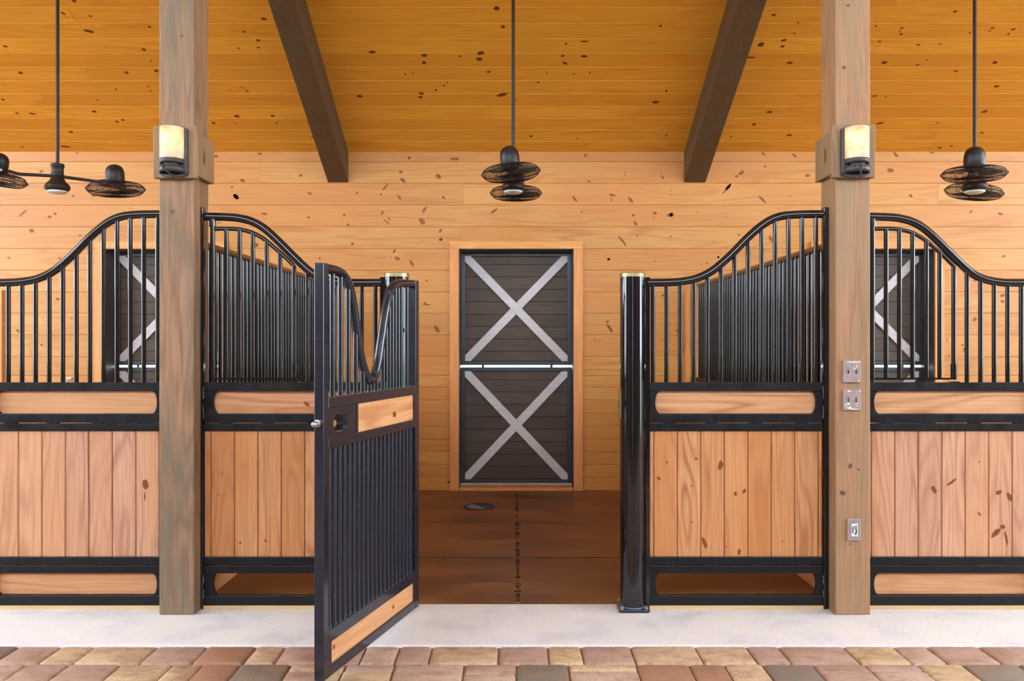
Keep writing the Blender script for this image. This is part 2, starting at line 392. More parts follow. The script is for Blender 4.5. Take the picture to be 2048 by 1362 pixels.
# ------------------------------------------------------------------ the setting: walls, roof, floor
def board_rows(mb, edges, spans, g=.003, dep=.005, joints=()):
    """boards lying along x between edges[i] and edges[i+1] of y; face at z=0, v-grooves dep deep"""
    rr = random.Random(3)
    for i in range(len(edges) - 1):
        y0, y1 = edges[i], edges[i+1]
        sp = spans(y0, y1)
        js = sorted(x for (row, x) in joints if row == i)
        for (a, b) in sp:
            cuts = [a] + [x for x in js if a < x < b] + [b]
            for c0, c1 in zip(cuts, cuts[1:]):
                r = rr.random()
                p0 = c0 + (.0012 if c0 != a else 0); p1 = c1 - (.0012 if c1 != b else 0)
                lines = [(y0, -dep), (y0+g, 0), (y1-g, 0), (y1, -dep)]
                for (ya, za), (yb, zb) in zip(lines, lines[1:]):
                    q = [mb.vert((p0,ya,za)), mb.vert((p1,ya,za)), mb.vert((p1,yb,zb)), mb.vert((p0,yb,zb))]
                    mb.face(q, 0, r)
wy = [981,953.3,928.8,902.7,878.5,851.5,825.8,799.8,774.5,750.8,713,669.7,626.5,583.6,540.3,496.8,453.4,410,366.3,323.4,304]
wedges = [PZ(y, YW) for y in wy]; wedges[0] = 0.0; wedges[-1] += .03
DOORS = [(-3.512, 1), (.0125, 2), (3.60, 3)]
DW = .57; DTOP = PZ(498, YW)
WX = 9.2
def wspans(y0, y1):
    if y0 >= DTOP: return [(-WX, WX)]
    xs = [-WX]
    for c, _ in DOORS: xs += [c - DW, c + DW]
    xs.append(WX)
    return [(xs[i], xs[i+1]) for i in range(0, len(xs), 2)]
# split the board row crossed by the door heads
we = sorted(wedges + ([DTOP] if min(abs(DTOP - e) for e in wedges) > .02 else []))
mb = MB()
rowof = lambda ypx: max(i for i in range(len(we)-1) if we[i] <= PZ(ypx, YW) + 1e-6)
J = [(rowof(388), PX(927,YW)), (rowof(475), PX(924,YW)), (rowof(432), PX(1165,YW)), (rowof(432), PX(225,YW)), (rowof(388), PX(1876,YW)), (rowof(560), PX(1240,YW)), (rowof(640), PX(880,YW)), (rowof(345), PX(520,YW)), (rowof(690), PX(60,YW))]
board_rows(mb, we, wspans, joints=J)
# the outer skin of the wall
for a, b in wspans(0, 0): mb.box(a, b, 0, DTOP, -.2, -.19); mb.box(a, b, 0, DTOP, -.03, -.0055)
mb.box(-WX, WX, DTOP, 3.42, -.03, -.0055)
mb.box(-WX, WX, DTOP, 3.45, -.2, -.19)
for x, y, a, b, g, red in wall_knots:
    u, v = PX(x, YW), PZ(y, YW); s = YW / F
    if any(abs(u - c) < DW + .1 and v < DTOP + .07 for c, _ in DOORS): continue
    mb.knot(lambda p, q: (p, q, .0006), u, v, max(a*.92,1.4)*s, max(b*.92,1.1)*s, -math.radians(g), 2 if red else 1)
rr = random.Random(11)
for _ in range(70):       # more knots where the photo shows boards through bars and beside the frame
    u, v = rr.choice([-1,1]) * rr.uniform(4.9, 8.8), rr.uniform(.1, 3.3)
    mb.knot(lambda p, q: (p, q, .0006), u, v, rr.uniform(.01,.04), rr.uniform(.006,.015), rr.uniform(-1,1), rr.choice([1,2]))
wall_back = tag(mb.build('wall_back', [M['wall'], M['knot'], M['knotred']], loc=(0, YW, 0), rot=(math.pi/2, 0, 0)), kind='structure')

# ceiling: pitch 6 in 12, rising towards the aisle
ZC = 3.368; TH = math.atan(.5); CW = .1437 / math.cos(TH)
nb = int(5.87 / math.cos(TH) / CW)
cedges = [i * CW for i in range(nb + 1)]
mb = MB()
rj = random.Random(5)
CJ = [(i, rj.uniform(-8.5, 8.5)) for i in range(nb) for _ in range(3)]
CJ = [(i, x) for i, x in CJ if not (-2.5 < x < 2.5)]
board_rows(mb, cedges, lambda a, b: [(-WX, WX)], joints=CJ)
mb.box(-WX, WX, -.3, cedges[-1], -.25, -.2); mb.box(-WX, WX, 0, cedges[-1], -.03, -.0055)
def ceil_uv(x, y):
    k = (CY - y) / F        # dz/dy along the ray
    d = (ZC - H + .5 * YW) / (k + .5)
    return (x - CX) / F * d, (YW - d) / math.cos(TH), d
for x, y, a, b, g, red in ceil_knots:
    u, v, d = ceil_uv(x, y)
    u2, v2, _ = ceil_uv(x, y - 1); sy = abs(v2 - v); sx = d / F
    mb.knot(lambda p, q: (p, q, .0006), u, v, max(a,1.4)*sx, max(b,1.2)*sy, -math.radians(g)*.6, 1)
for _ in range(90):
    u, v = rr.uniform(-8.5, 8.5), rr.uniform(0, 6)
    if abs(u) < 4.6 and v < 2.4: continue
    mb.knot(lambda p, q: (p, q, .0006), u, v, rr.uniform(.01,.03), rr.uniform(.006,.02), 0, 1)
tag(mb.build('ceiling', [M['ceil'], M['knotceil']], loc=(0, YW, ZC), rot=(math.pi + TH - 0.0, 0, 0)), kind='structure')
# rot check: local y -> (0,-cos,sin) is a turn of pi-TH about x
bpy.data.objects['ceiling'].rotation_euler = (math.pi - TH, 0, 0)

# floor of the stalls: rubber mats with seams
KB = 4.60     # back edge of the concrete strip
KF = PZ and H * F / (1290 - CY)   # front edge of the concrete strip
mb = MB()
ys = [KB, H*F/(1115-CY), H*F/(1044.5-CY), H*F/(997.5-CY), YW + .01]
for i in range(4):
    for xa, xb in ((-WX, -5.5), (-5.5,-3.66),(-3.66,-1.83),(-1.83, .018), (.018, 1.83), (1.83, 3.66), (3.66,5.5), (5.5, WX)):
        mb.box(xa + .002, xb - .002, ys[i] + .002, ys[i+1] - .002, -.02, 0, 0, random.random())
mb.box(-WX, WX, KB, YW + .25, -.06, -.012, 1)
# interlocking seam down the middle and dirt lines
rz = random.Random(9)
y = KB + .01
while y < YW - .15:
    w = rz.uniform(.006, .02) * (1.0 if y < 7 else .6); l = rz.uniform(.012, .03)
    mb.box(.018 - w + rz.uniform(-.006,.006), .018 + w, y, y + l, 0, .0012, 1 if rz.random() < .75 else 2)
    y += l + rz.uniform(0.0, .02)
for yy, a, b, th in ((ys[1], -.75, 1.3, .006), (ys[2], -.7, -.05, .004), (ys[1], .15, 1.2, .008)):
    x = a
    while x < b:
        l = rz.uniform(.03, .1); mb.box(x, x + l, yy - rz.uniform(0, th), yy + rz.uniform(.001, th), 0, .001, 1); x += l * rz.uniform(.8, 1.3)
tag(mb.build('floor', [M['mat'], M['seam'], M['seam2']]), kind='structure')

mb = MB(); mb.box(-WX, WX, KF, KB, -.12, 0)
tag(mb.build('concrete_kerb', M['concrete'], bevel=.008), kind='structure')

# pavers
def paver(mb, x0, x1, y0, y1, r):
    g = .0035; x0 += g; x1 -= g; y0 += g; y1 -= g; c = .014; j = lambda: random.uniform(-.002, .002)
    out = [(x0+c,y0),(x1-c,y0),(x1-c*.3,y0+c*.3),(x1,y0+c),(x1,y1-c),(x1-c*.3,y1-c*.3),(x1-c,y1),(x0+c,y1),(x0+c*.3,y1-c*.3),(x0,y1-c),(x0,y0+c),(x0+c*.3,y0+c*.3)]
    out = [(a+j(), b+j()) for a, b in out]
    cx, cy = (x0+x1)/2, (y0+y1)/2; dz = random.uniform(-.002, .001)
    def ring(ins, z):
        res = []
        for a, b in out:
            sx = 1 - 2*ins/(x1-x0); sy = 1 - 2*ins/(y1-y0)
            res.append(mb.vert((cx + (a-cx)*sx, cy + (b-cy)*sy, z + dz)))
        return res
    R = [ring(0, -.045), ring(0, -.014), ring(.004, -.007), ring(.012, -.003)]
    for a, b in zip(R, R[1:]):
        for k in range(12):
            l = (k+1) % 12; mb.face((a[k], a[l], b[l], b[k]), 0, r, True)
    mb.face(R[-1], 0, r, True)
mb = MB()
CODE = {'p': .02, 'q': .2, 't': .4, 'y': .55, 'r': .7, 'g': .85, 'd': 1.0}
d1 = 3.868; row1 = [12,100,168,298,400,500,560,655,725,795,861,997,1097,1165,1267,1399,1504,1569,1704,1804,1874,1979,2080]
c1 = 'pytprtppqptpypttppyqppgt'
d2 = 3.658; row2 = [-80,30,117,222,328,390,468,572,640,684,785,927,1033,1139,1278,1386,1459,1537,1640,1747,1854,1945,2060]
c2 = 'qppytrdtypqpdtrrtdppygp'
yA, yB, yC = KF, 3.757, 3.545
rows = []
for px, cs, dd, ya, yb in ((row1, c1, d1, yA, yB), (row2, c2, d2, yB, yC)):
    xs = [PX(x, dd) for x in px]
    for i in range(len(xs) - 1): 
        r = CODE[cs[i % len(cs)]]
        split = (dd == d2 and i in (7, 9, 11, 13, 19))
        if split:
            ym = yb + (.135 if i != 11 else .10)
            paver(mb, xs[i], xs[i+1], ym, ya, r); paver(mb, xs[i], xs[i+1], yb, ym, CODE[random.choice('pqty')])
        else: paver(mb, xs[i], xs[i+1], yb, ya, r)
    for sgn in (-1, 1):
        x = xs[0] if sgn < 0 else xs[-1]
        while abs(x) < 6.4:
            w = random.choice([.16, .24, .32]); a, b = (x - w, x) if sgn < 0 else (x, x + w)
            paver(mb, a, b, yb, ya, CODE[random.choice('pqtyrgdpqt')]); x += sgn * w
y = yC
while y > .6:
    h = random.choice([.16, .24, .21]); x = -6.4 + random.uniform(0, .2)
    while x < 6.4:
        w = random.choice([.16, .24, .32]); paver(mb, x, x + w, y - h, y, CODE[random.choice('pqtyrgdpqt')]); x += w
    y -= h
mb.box(-WX, WX, -2.0, KF - .001, -.08, -.016, 1)
tag(mb.build('paver_floor', [M['paver'], M['sand']]), kind='structure')
mb = MB(); mb.box(-60, 60, -60, 60, -.3, -.13)
tag(mb.build('ground', M['ground']), kind='structure')

# the rest of the barn: far slope of the roof, opposite side of the aisle, unseen end walls added to narrow the daylight openings
mb = MB()
board_rows(mb, [i*.161 for i in range(27)], lambda a, b: [(-WX, WX)])
mb.box(-WX, WX, 0, 26*.161, -.25, -.2)
yr = YW - 5.87; zr = ZC + .5*5.87
e = 26*.161
tag(mb.build('ceiling_front', M['ceil'], loc=(0, yr - e*math.cos(TH), zr - e*math.sin(TH)), rot=(math.pi - TH, 0, math.pi)), kind='structure')
mb = MB()
board_rows(mb, [i * .2 for i in range(17)], lambda a, b: [(-WX, -.08), (.08, WX)])
mb.box(-WX, -.08, 0, 3.2, -.1, -.06); mb.box(.08, WX, 0, 3.2, -.1, -.06)  # unseen wall; height and middle slit shaped for daylight and reflections
tag(mb.build('wall_front', M['opposite'], loc=(0, yr - e*math.cos(TH), 0), rot=(math.pi/2, 0, math.pi)), kind='structure')
for nm, sx in (('wall_left', -1), ('wall_right', 1)):
    mb = MB()
    for (ya, yb) in ((4.5, YW), (yr - e*math.cos(TH), .6)):
        mb.box(sx*WX, sx*(WX+.1), ya, yb, 0, 2.2 if ya > 4 else 4.3)
    tag(mb.build(nm, M['opposite']), kind='structure')

# ------------------------------------------------------------------ outside doors in the back wall
def make_door(cx, n):
    R = root('door_%d' % n, (cx, YW, 0), kind='structure')
    yl = .21      # leaf front, behind the wall face
    w = .09
    for q in ((-DW - w, -DW), (DW, DW + w)):
        c = MB(); c.box(q[0], q[1], -.022, 0, 0, DTOP, 0, random.random()); c.build('side_casing', M['trimwood'], R, bevel=.003)
    c = MB(); c.box(-DW - w, DW + w, -.022, 0, DTOP, DTOP + .075)
    c.build('head_casing', M['trimwoodx'], R, bevel=.003)
    for q in ((-DW - .004, -DW + .006, 0, .26, 0, DTOP - .006), (DW - .006, DW + .004, 0, .26, 0, DTOP - .006), (-DW - .004, DW + .004, 0, .26, DTOP - .006, DTOP + .004)):
        c = MB(); c.box(*q); c.build('jamb', M['jamb'], R)
    c = MB(); c.box(-DW + .006, DW - .006, -.01, .26, -.005, .03); c.build('threshold', M['trimwoodx'], R, bevel=.003)
    dl = YW + yl
    slit0, slit1 = PZ(734.7, dl), PZ(730.2, dl)
    for nm, z0, z1 in (('upper_leaf', slit1, DTOP - .0075), ('lower_leaf', .034, slit0)):
        x0, x1 = -DW + .0075, DW - .0075; fw = .042
        L = MB()
        L.box(x0, x0+fw, yl, yl+.045, z0, z1); L.box(x1-fw, x1, yl, yl+.045, z0, z1)
        L.box(x0+fw, x1-fw, yl, yl+.045, z0, z0+fw); L.box(x0+fw, x1-fw, yl, yl+.045, z1-fw, z1)
        lo = L.build(nm, M['doorsteel'], R, bevel=.003)
        p = MB()
        pz = z1 - fw; k = 0
        bz = z0 + fw
        hgt = .127; zz = bz - (.03 if nm[0] == 'u' else .0)
        while zz < z1 - fw:
            a, b = max(zz, bz), min(zz + hgt, z1 - fw)
            if b - a > .01: p.box(x0+fw, x1-fw, yl+.022, yl+.04, a + .0015, b - .0015, 0, random.random())
            zz += hgt
        p.box(x0+fw, x1-fw, yl+.034, yl+.042, bz, z1-fw, 1)
        p.build('plank_panel', [M['doorplank'], M['slot']], lo, bevel=.002)
        a = .058; X0, X1, Z0, Z1 = x0+fw-.004, x1-fw+.004, z0+fw-.002, z1-fw+.004
        for s_, dy in ((0, 0), (1, .003)):
            poly = [(X0,Z1),(X0+a,Z1),(X1,Z0+a),(X1,Z0),(X1-a,Z0),(X0,Z1-a)]
            if s_: poly = [(X0+X1-q, r) for q, r in poly][::-1]
            b = MB(); b.prism(poly, lambda u, v, d: (u, d, v), yl - .002 + dy, yl + .02, 0, random.random())
            b.build('diagonal_brace', M['brace'], lo, bevel=.002)
        # hinge / bolt ends in the slit
    for sx in (-.34, .36):
        q = MB(); q.box(sx-.012, sx+.012, yl+.01, yl+.03, slit0, slit1); q.build('slide_bolt', M['doorsteel'], R)
    return R
for cx, n in DOORS: make_door(cx, n)

# nailer batten and a second upright strip on the wall, hook on the wall
for i, (px, top, nm) in enumerate(((1374.5, 575, 1), (3, 580, 2))):
    x = PX(px, YW); b = MB(); b.box(-.02, .02, -.03, 0, .0, PZ(top, YW))
    tag(b.build('trim_%d' % nm, M['trimwood'], loc=(x, YW, 0), bevel=.003), kind='structure')
hk = root('wall_hook', (PX(138, YW), YW, PZ(757, YW)), 'small grey metal tie hook on the pine wall left of the far left door', 'hook')
b = MB(); b.box(-.03, .03, -.006, 0, -.012, .012); b.build('back_plate', M['zinc'], hk, bevel=.001)
b = MB(); b.tube(smooth([(-.03,-.006,0),(-.03,-.035,-.004),(-.02,-.05,-.01),(.02,-.05,-.01),(.03,-.035,-.004),(.03,-.006,0)]), .005, 8); b.build('loop', M['zinc'], hk)

# ------------------------------------------------------------------ beams
def make_beam(xa, xb, label):
    drop = PZ(304, YW) - PZ(365, YW)      # vertical depth under the boards at the wall
    xc = (xa + xb) / 2; w = (xb - xa) / 2
    R = root('rafter_beam', (xc, YW, ZC), label, 'beam', 'sloping roof beams')
    b = MB(); LZ = 5.6
    # side outline in (run, rise)
    poly = [(-.0, -drop), (-.0, 0.0), (-LZ, LZ*.5), (-LZ, LZ*.5 - drop)]
    b.prism(poly, lambda u, v, d: (d, u, v), -w, w)
    b.build('beam_timber', M['beam'], R, bevel=.006, loc=(0,0,-.004))
    # scribe strip of sealant where it meets the wall
    return R
make_beam(PX(656, YW), PX(697, YW), 'dark stained sloping ceiling beam left of the middle ceiling fan')
make_beam(PX(1368, YW), PX(1411, YW), 'dark stained sloping ceiling beam right of the middle ceiling fan')

# ------------------------------------------------------------------ timber posts with lamp blocks
def make_post(xa, xb, mat, label, knots, side):
    R = root('timber_post', (0, 0, 0), label, 'post', 'weathered timber posts')
    xc = (xa + xb) / 2; R.location = (xc, YP + .095, 0)
    w = (xb - xa) / 2
    b = MB(); b.box(-w, w, -.095, .115, 0, 4.78)
    for x, y, a, c in knots:
        s = YP / F
        b.knot(lambda p, q: (p, -.0957, q), PX(x, YP) - xc, PZ(y, YP), a*s, c*s, random.uniform(-.5,.5), 1)
    b.build('post_shaft', [mat, M['knotpost']], R, bevel=.006)
    # mounting boards: front and aisle-side
    d = YP - .035
    return R, xc, w
PL = make_post(PX(318,YP), PX(388,YP), M['post'], 'grey-brown weathered timber post beside the open gate', [(364,72,4,3),(344.5,424,6,5),(341,214,2,2)], 1)
PR = make_post(PX(1671,YP), PX(1741,YP), M['post2'], 'warm brown timber post carrying the two switch plates and the outlet', [(1696,11,4,3),(1688,135,4,4),(1700,932,4,6),(1717,939,3,2),(1685,986,6,5),(1700,1088,2,2)], -1)
def blocks(P, fx0, fx1, fy0, fy1, sx_end, sy0, sy1, side):
    R, xc, w = P; df = YP - .035
    x0, x1 = PX(fx0, df) - xc, PX(fx1, df) - xc; z0, z1 = PZ(fy1, df), PZ(fy0, df)
    b = MB(); b.box(x0, x1, -.095 - .035, -.096, z0, z1, 0, .3)
    b.build('lamp_board', M['block'], R, bevel=.004)
    a = w * side; t = .034 * side; dn = YP - .03
    z1s, z0s = PZ(sy0, dn), PZ(sy1, dn)
    b = MB(); b.box(a + .001*side, a + t, -.125, .112, z0s, z1s, 0, .7)
    b.knot(lambda p, q: (a + t + .0008*side, p, q), -.04, (z0s+z1s)/2, .02, .045, 0, 1)
    b.build('side_board', [M['block'], M['knotpost']], R, bevel=.004)
blocks(PL, 306, 393, 252, 356, 426, 266, 352, 1)
blocks(PR, 1665, 1751, 249, 355, 1630, 262, 348, -1)

# ------------------------------------------------------------------ wall lamps
def make_lamp(px, label):
    """px: (left,right) of the shade in the picture"""
    df = YP - .035
    ds = df - .035
    xs = PX((px[0]+px[1])/2, ds)
    R = root('wall_lamp', (xs, df, 0), label, 'wall lamp', 'lit wall lamps on the posts')
    zt, zb = PZ(255, ds), PZ(318, ds); r = (px[1]-px[0])/2 * ds / F
    zf = PZ(356, df); zF = PZ(253, df)
    # arched back plate
    w = r * 1.17; poly = [(-w, zf + .02)]
    for k in range(9):
        t = math.pi + math.pi * k / 8; poly.append((w*math.cos(t), zf + .022 + .022*math.sin(t)))
    poly.append((w, zf + .02))
    for k in range(9):
        t = math.pi * k / 8; poly.append((w*math.cos(t), zF - .022 + .022*math.sin(t)))
    cl = []
    for p in poly:
        if not cl or (abs(cl[-1][0]-p[0]) + abs(cl[-1][1]-p[1])) > 1e-5: cl.append(p)
    sh = .006 if xs < 0 else -.006
    b = MB(); b.prism(cl, lambda u, v, d: (u + sh, d, v), -.022, -.001); b.build('back_plate', M['iron'], R, bevel=.003)
    # half drum shade (open at the top, closed at the bottom)
    b = MB(); n = 20
    def arc(rad, z): return [b.vert((rad*math.cos(math.pi*k/n), -.022 - 1.05*rad*math.sin(math.pi*k/n), z)) for k in range(n+1)]
    A = [arc(r, zb), arc(r, zt), arc(r-.004, zt), arc(r-.004, zb)]
    for p, q in zip(A, A[1:]):
        for k in range(n): b.face((p[k+1], p[k], q[k], q[k+1]), 0, 0, True)
    b.build('lamp_shade', M['shade'], R)
    # band under the shade, lower holder band with ring, curved lower arm
    def band(z0, z1, rad, t, name, par):
        b = MB()
        rings = []
        for rr_, z in ((rad,z0),(rad,z1),(rad-t,z1),(rad-t,z0)):
            rings.append([b.vert((rr_*math.cos(math.pi*k/n), -.012 - 1.1*rr_*math.sin(math.pi*k/n), z)) for k in range(n+1)])
        for i in range(4):
            p, q = rings[i], rings[(i+1) % 4]
            for k in range(n): b.face((p[k+1], p[k], q[k], q[k+1]), 0, 0, True)
        return b.build(name, M['iron'], par)
    h = ds / F
    band(zb - 9*h, zb + 1*h, r + .002, .006, 'shade_band', R)
    lb = band(zb - 27*h, zb - 14*h, r + .005, .006, 'holder_band', R)
    b = MB(); b.lathe([(0, zb-12*h), (r*.6, zb-12*h), (r*.6, zb-9*h), (r-.004, zb-8*h), (0, zb-8*h)], (0,-.03,0), 24); b.build('shade_floor', M['iron'], R)
    b = MB(); yy = -.012 - 1.1*(r+.006); zc = zb - 20*h
    b.tube([(-.012 + .014*math.cos(2*math.pi*k/16), yy, zc + .014*math.sin(2*math.pi*k/16)) for k in range(16)], .004, 8, closed=True)
    b.build('ring', M['iron'], lb)
    b = MB(); b.tube(smooth([(-.01, yy, zc-.012), (0, yy+.014, zc-.026), (.012, -.045, zc-.04), (.006, -.024, zc-.046)]), .005, 8); b.build('scroll_arm', M['iron'], R)
    # bulb and its light
    b = MB(); b.lathe([(0,-.02),(.012,-.015),(.016,0),(.012,.014),(0,.02)], (0,-.034, zt - .045), 16)
    L = bpy.data.lights.new('bulb_light', 'POINT'); L.energy = .3; L.color = (1, .84, .62); L.shadow_soft_size = .012
    lo = bpy.data.objects.new('bulb_light', L); COL.objects.link(lo); lo.parent = R; lo.location = (-.004, -.042, zt - .05)
    return R
make_lamp((319, 366), 'lit iron wall lamp with cream shade on the left post')
make_lamp((1691.5, 1739), 'lit iron wall lamp with cream shade on the right post, above the switches')

# ------------------------------------------------------------------ switch plates and outlet on the right post
def on_post(x, y): return PX(x, YP), PZ(y, YP)
def switch(y0, y1, label, flecks, tog):
    x0, z1 = on_post(1684, y0); x1, z0 = on_post(1720, y1)
    cx, cz = (x0+x1)/2, (z0+z1)/2; w, h = (x1-x0)/2, (z1-z0)/2
    R = root('switch_plate', (cx, YP - .001, cz), label, 'switch', 'double switch plates on the right post')
    b = MB(); b.box(-w, w, -.014, 0, -h, h)
    for (u, v, a, c, g) in flecks:
        b.knot(lambda p, q: (p, -.0146, q), u*w*.93, v*h*.93, a*w, c*h, g, 1)
    b.build('cover', [M['plate'], M['paint']], R, bevel=.004)
    for sx in (-.019, .023):
        t = MB(); t.box(sx-.004, sx+.004, -.0155, -.013, -.012, .012); t.build('toggle_slot', M['slot'], R)
        t = MB(); t.box(sx-.0035, sx+.0035, -.032, -.013, tog - .004, tog + .004); t.build('toggle', M['plate'], R, bevel=.001)
        for sz in (-.03, .03):
            t = MB(); t.lathe([(0,.002),(.003,.0015),(.0035,0)], (sx, -.014, sz), 10, M=Matrix.Rotation(math.pi/2,3,'X')); t.build('screw', M['zinc'], R)

switch(720.5, 765, 'taupe double switch plate on the right post, the upper of two', [(-.55,.93,.1,.03,0),(-.25,.9,.12,.05,0),(.1,.9,.14,.06,.2),(.35,.92,.2,.04,0),(.7,.9,.2,.04,.2),(.55,.5,.05,.12,0),(.3,.25,.05,.1,.5),(.2,.38,.03,.06,0),(.8,-.92,.04,.09,0),(-.35,-.05,.03,.1,0),(-.25,-.2,.06,.03,0)], .006)
switch(778.5, 820.5, 'taupe double switch plate splashed with white paint, the lower of two', [(-.35,.9,.18,.06,0),(-.45,-.38,.13,.12,0),(-.75,-.5,.05,.13,.3),(-.62,-.75,.06,.05,0),(-.3,-.8,.2,.08,.3),(0,-.9,.2,.05,-.2),(.35,-.95,.3,.04,0),(.62,-.3,.06,.1,.3),(.45,-.5,.04,.04,0),(.65,-.62,.04,.04,0),(.9,.9,.04,.08,0),(-.25,-.15,.06,.04,0)], .0)
x0, z1 = on_post(1693, 1037); x1, z0 = on_post(1721, 1081)
w, h = (x1-x0)/2, (z1-z0)/2
R = root('outlet_plate', ((x0+x1)/2, YP-.001, (z0+z1)/2), 'small taupe outlet plate with a white socket low on the right post', 'outlet')
b = MB(); b.box(-w, w, -.012, 0, -h, h); b.build('cover', M['plate'], R, bevel=.004)
b = MB(); b.box(-.0165, .0165, -.016, -.01, -.034, .034); so = b.build('socket', M['outlet'], R, bevel=.002)
b = MB()
for sz in (-.017, .017):
    for sx in (-.006, .006): b.box(sx-.001, sx+.001, -.0166, -.0155, sz, sz+.008)
    b.lathe([(0,.0008),(.0025,.0006),(.003,0)], (0,-.016,sz-.006), 10, M=Matrix.Rotation(math.pi/2,3,'X'))
for k in range(9): b.box(-.014+.003*k, -.0125+.003*k+random.uniform(0,.002), -.0166, -.0158, random.uniform(-.03,.03), random.uniform(-.03,.03))
b.build('socket_slot', M['slot'], so)
for sz in (-.05, .05):
    t = MB(); t.lathe([(0,.002),(.003,.0015),(.0035,0)], (0,-.012,sz*.93), 10, M=Matrix.Rotation(math.pi/2,3,'X')); t.build('screw', M['zinc'], R)

# ------------------------------------------------------------------ round steel columns
def make_column(px, label, strike):
    yc = YS + .025
    R = root('steel_column', (PX(px, yc-.06), yc, 0), label, 'column', 'round black steel gate columns')
    r = .0685; zt = PZ(553, yc - r)
    b = MB(); b.lathe([(r, .018), (r, zt), (0, zt)], seg=48); b.build('column_pipe', M['steel'], R)
    c = MB(); zc = PZ(544.5, yc - r)
    c.lathe([(r-.001, zt), (r+.0008, zt+.001), (r+.0008, zc-.003), (r-.003, zc), (0, zc+.002)], seg=48); c.build('column_cap', M['cap'], R)
    p = MB(); c_ = .012; w = .086
    poly = [(-w+c_,-w),(w-c_,-w),(w,-w+c_),(w,w-c_),(w-c_,w),(-w+c_,w),(-w,w-c_),(-w,-w+c_)]
    p.prism(poly, lambda u, v, d: (u, v, d), 0, .016); p.build('base_plate', M['gate'], R, bevel=.003)
    w_ = MB(); w_.tube([(r*1.02*math.cos(2*math.pi*k/32), r*1.02*math.sin(2*math.pi*k/32), .018) for k in range(32)], .005, 6, closed=True); w_.build('weld_bead', M['weld'], R)
    for sx in (-1, 1):
        for sy in (-1, 1):
            q = MB(); q.lathe([(.010,.016),(.010,.026),(.006,.028),(.005,.034),(0,.035)], (sx*.066, sy*.066, 0), 6, sharp=True); q.build('anchor_bolt', M['zinc'], R)
    if strike:
        s = MB(); z1, z0 = PZ(780, yc), PZ(836, yc); s.box(-r-.008, -r+.004, -.03, .012, z0, z1)
        so = s.build('strike_plate', M['cap'], R, bevel=.002)
        s = MB(); s.box(-r-.0095, -r-.007, -.016, -.002, (z0+z1)/2-.02, (z0+z1)/2+.02); s.build('strike_hole', M['slot'], so)
    return R
colR = make_column(1268, 'round black steel column with a metal strike plate, right of the gateway', True)
colL = make_column(790, 'round black steel column half hidden behind the open gate', False)

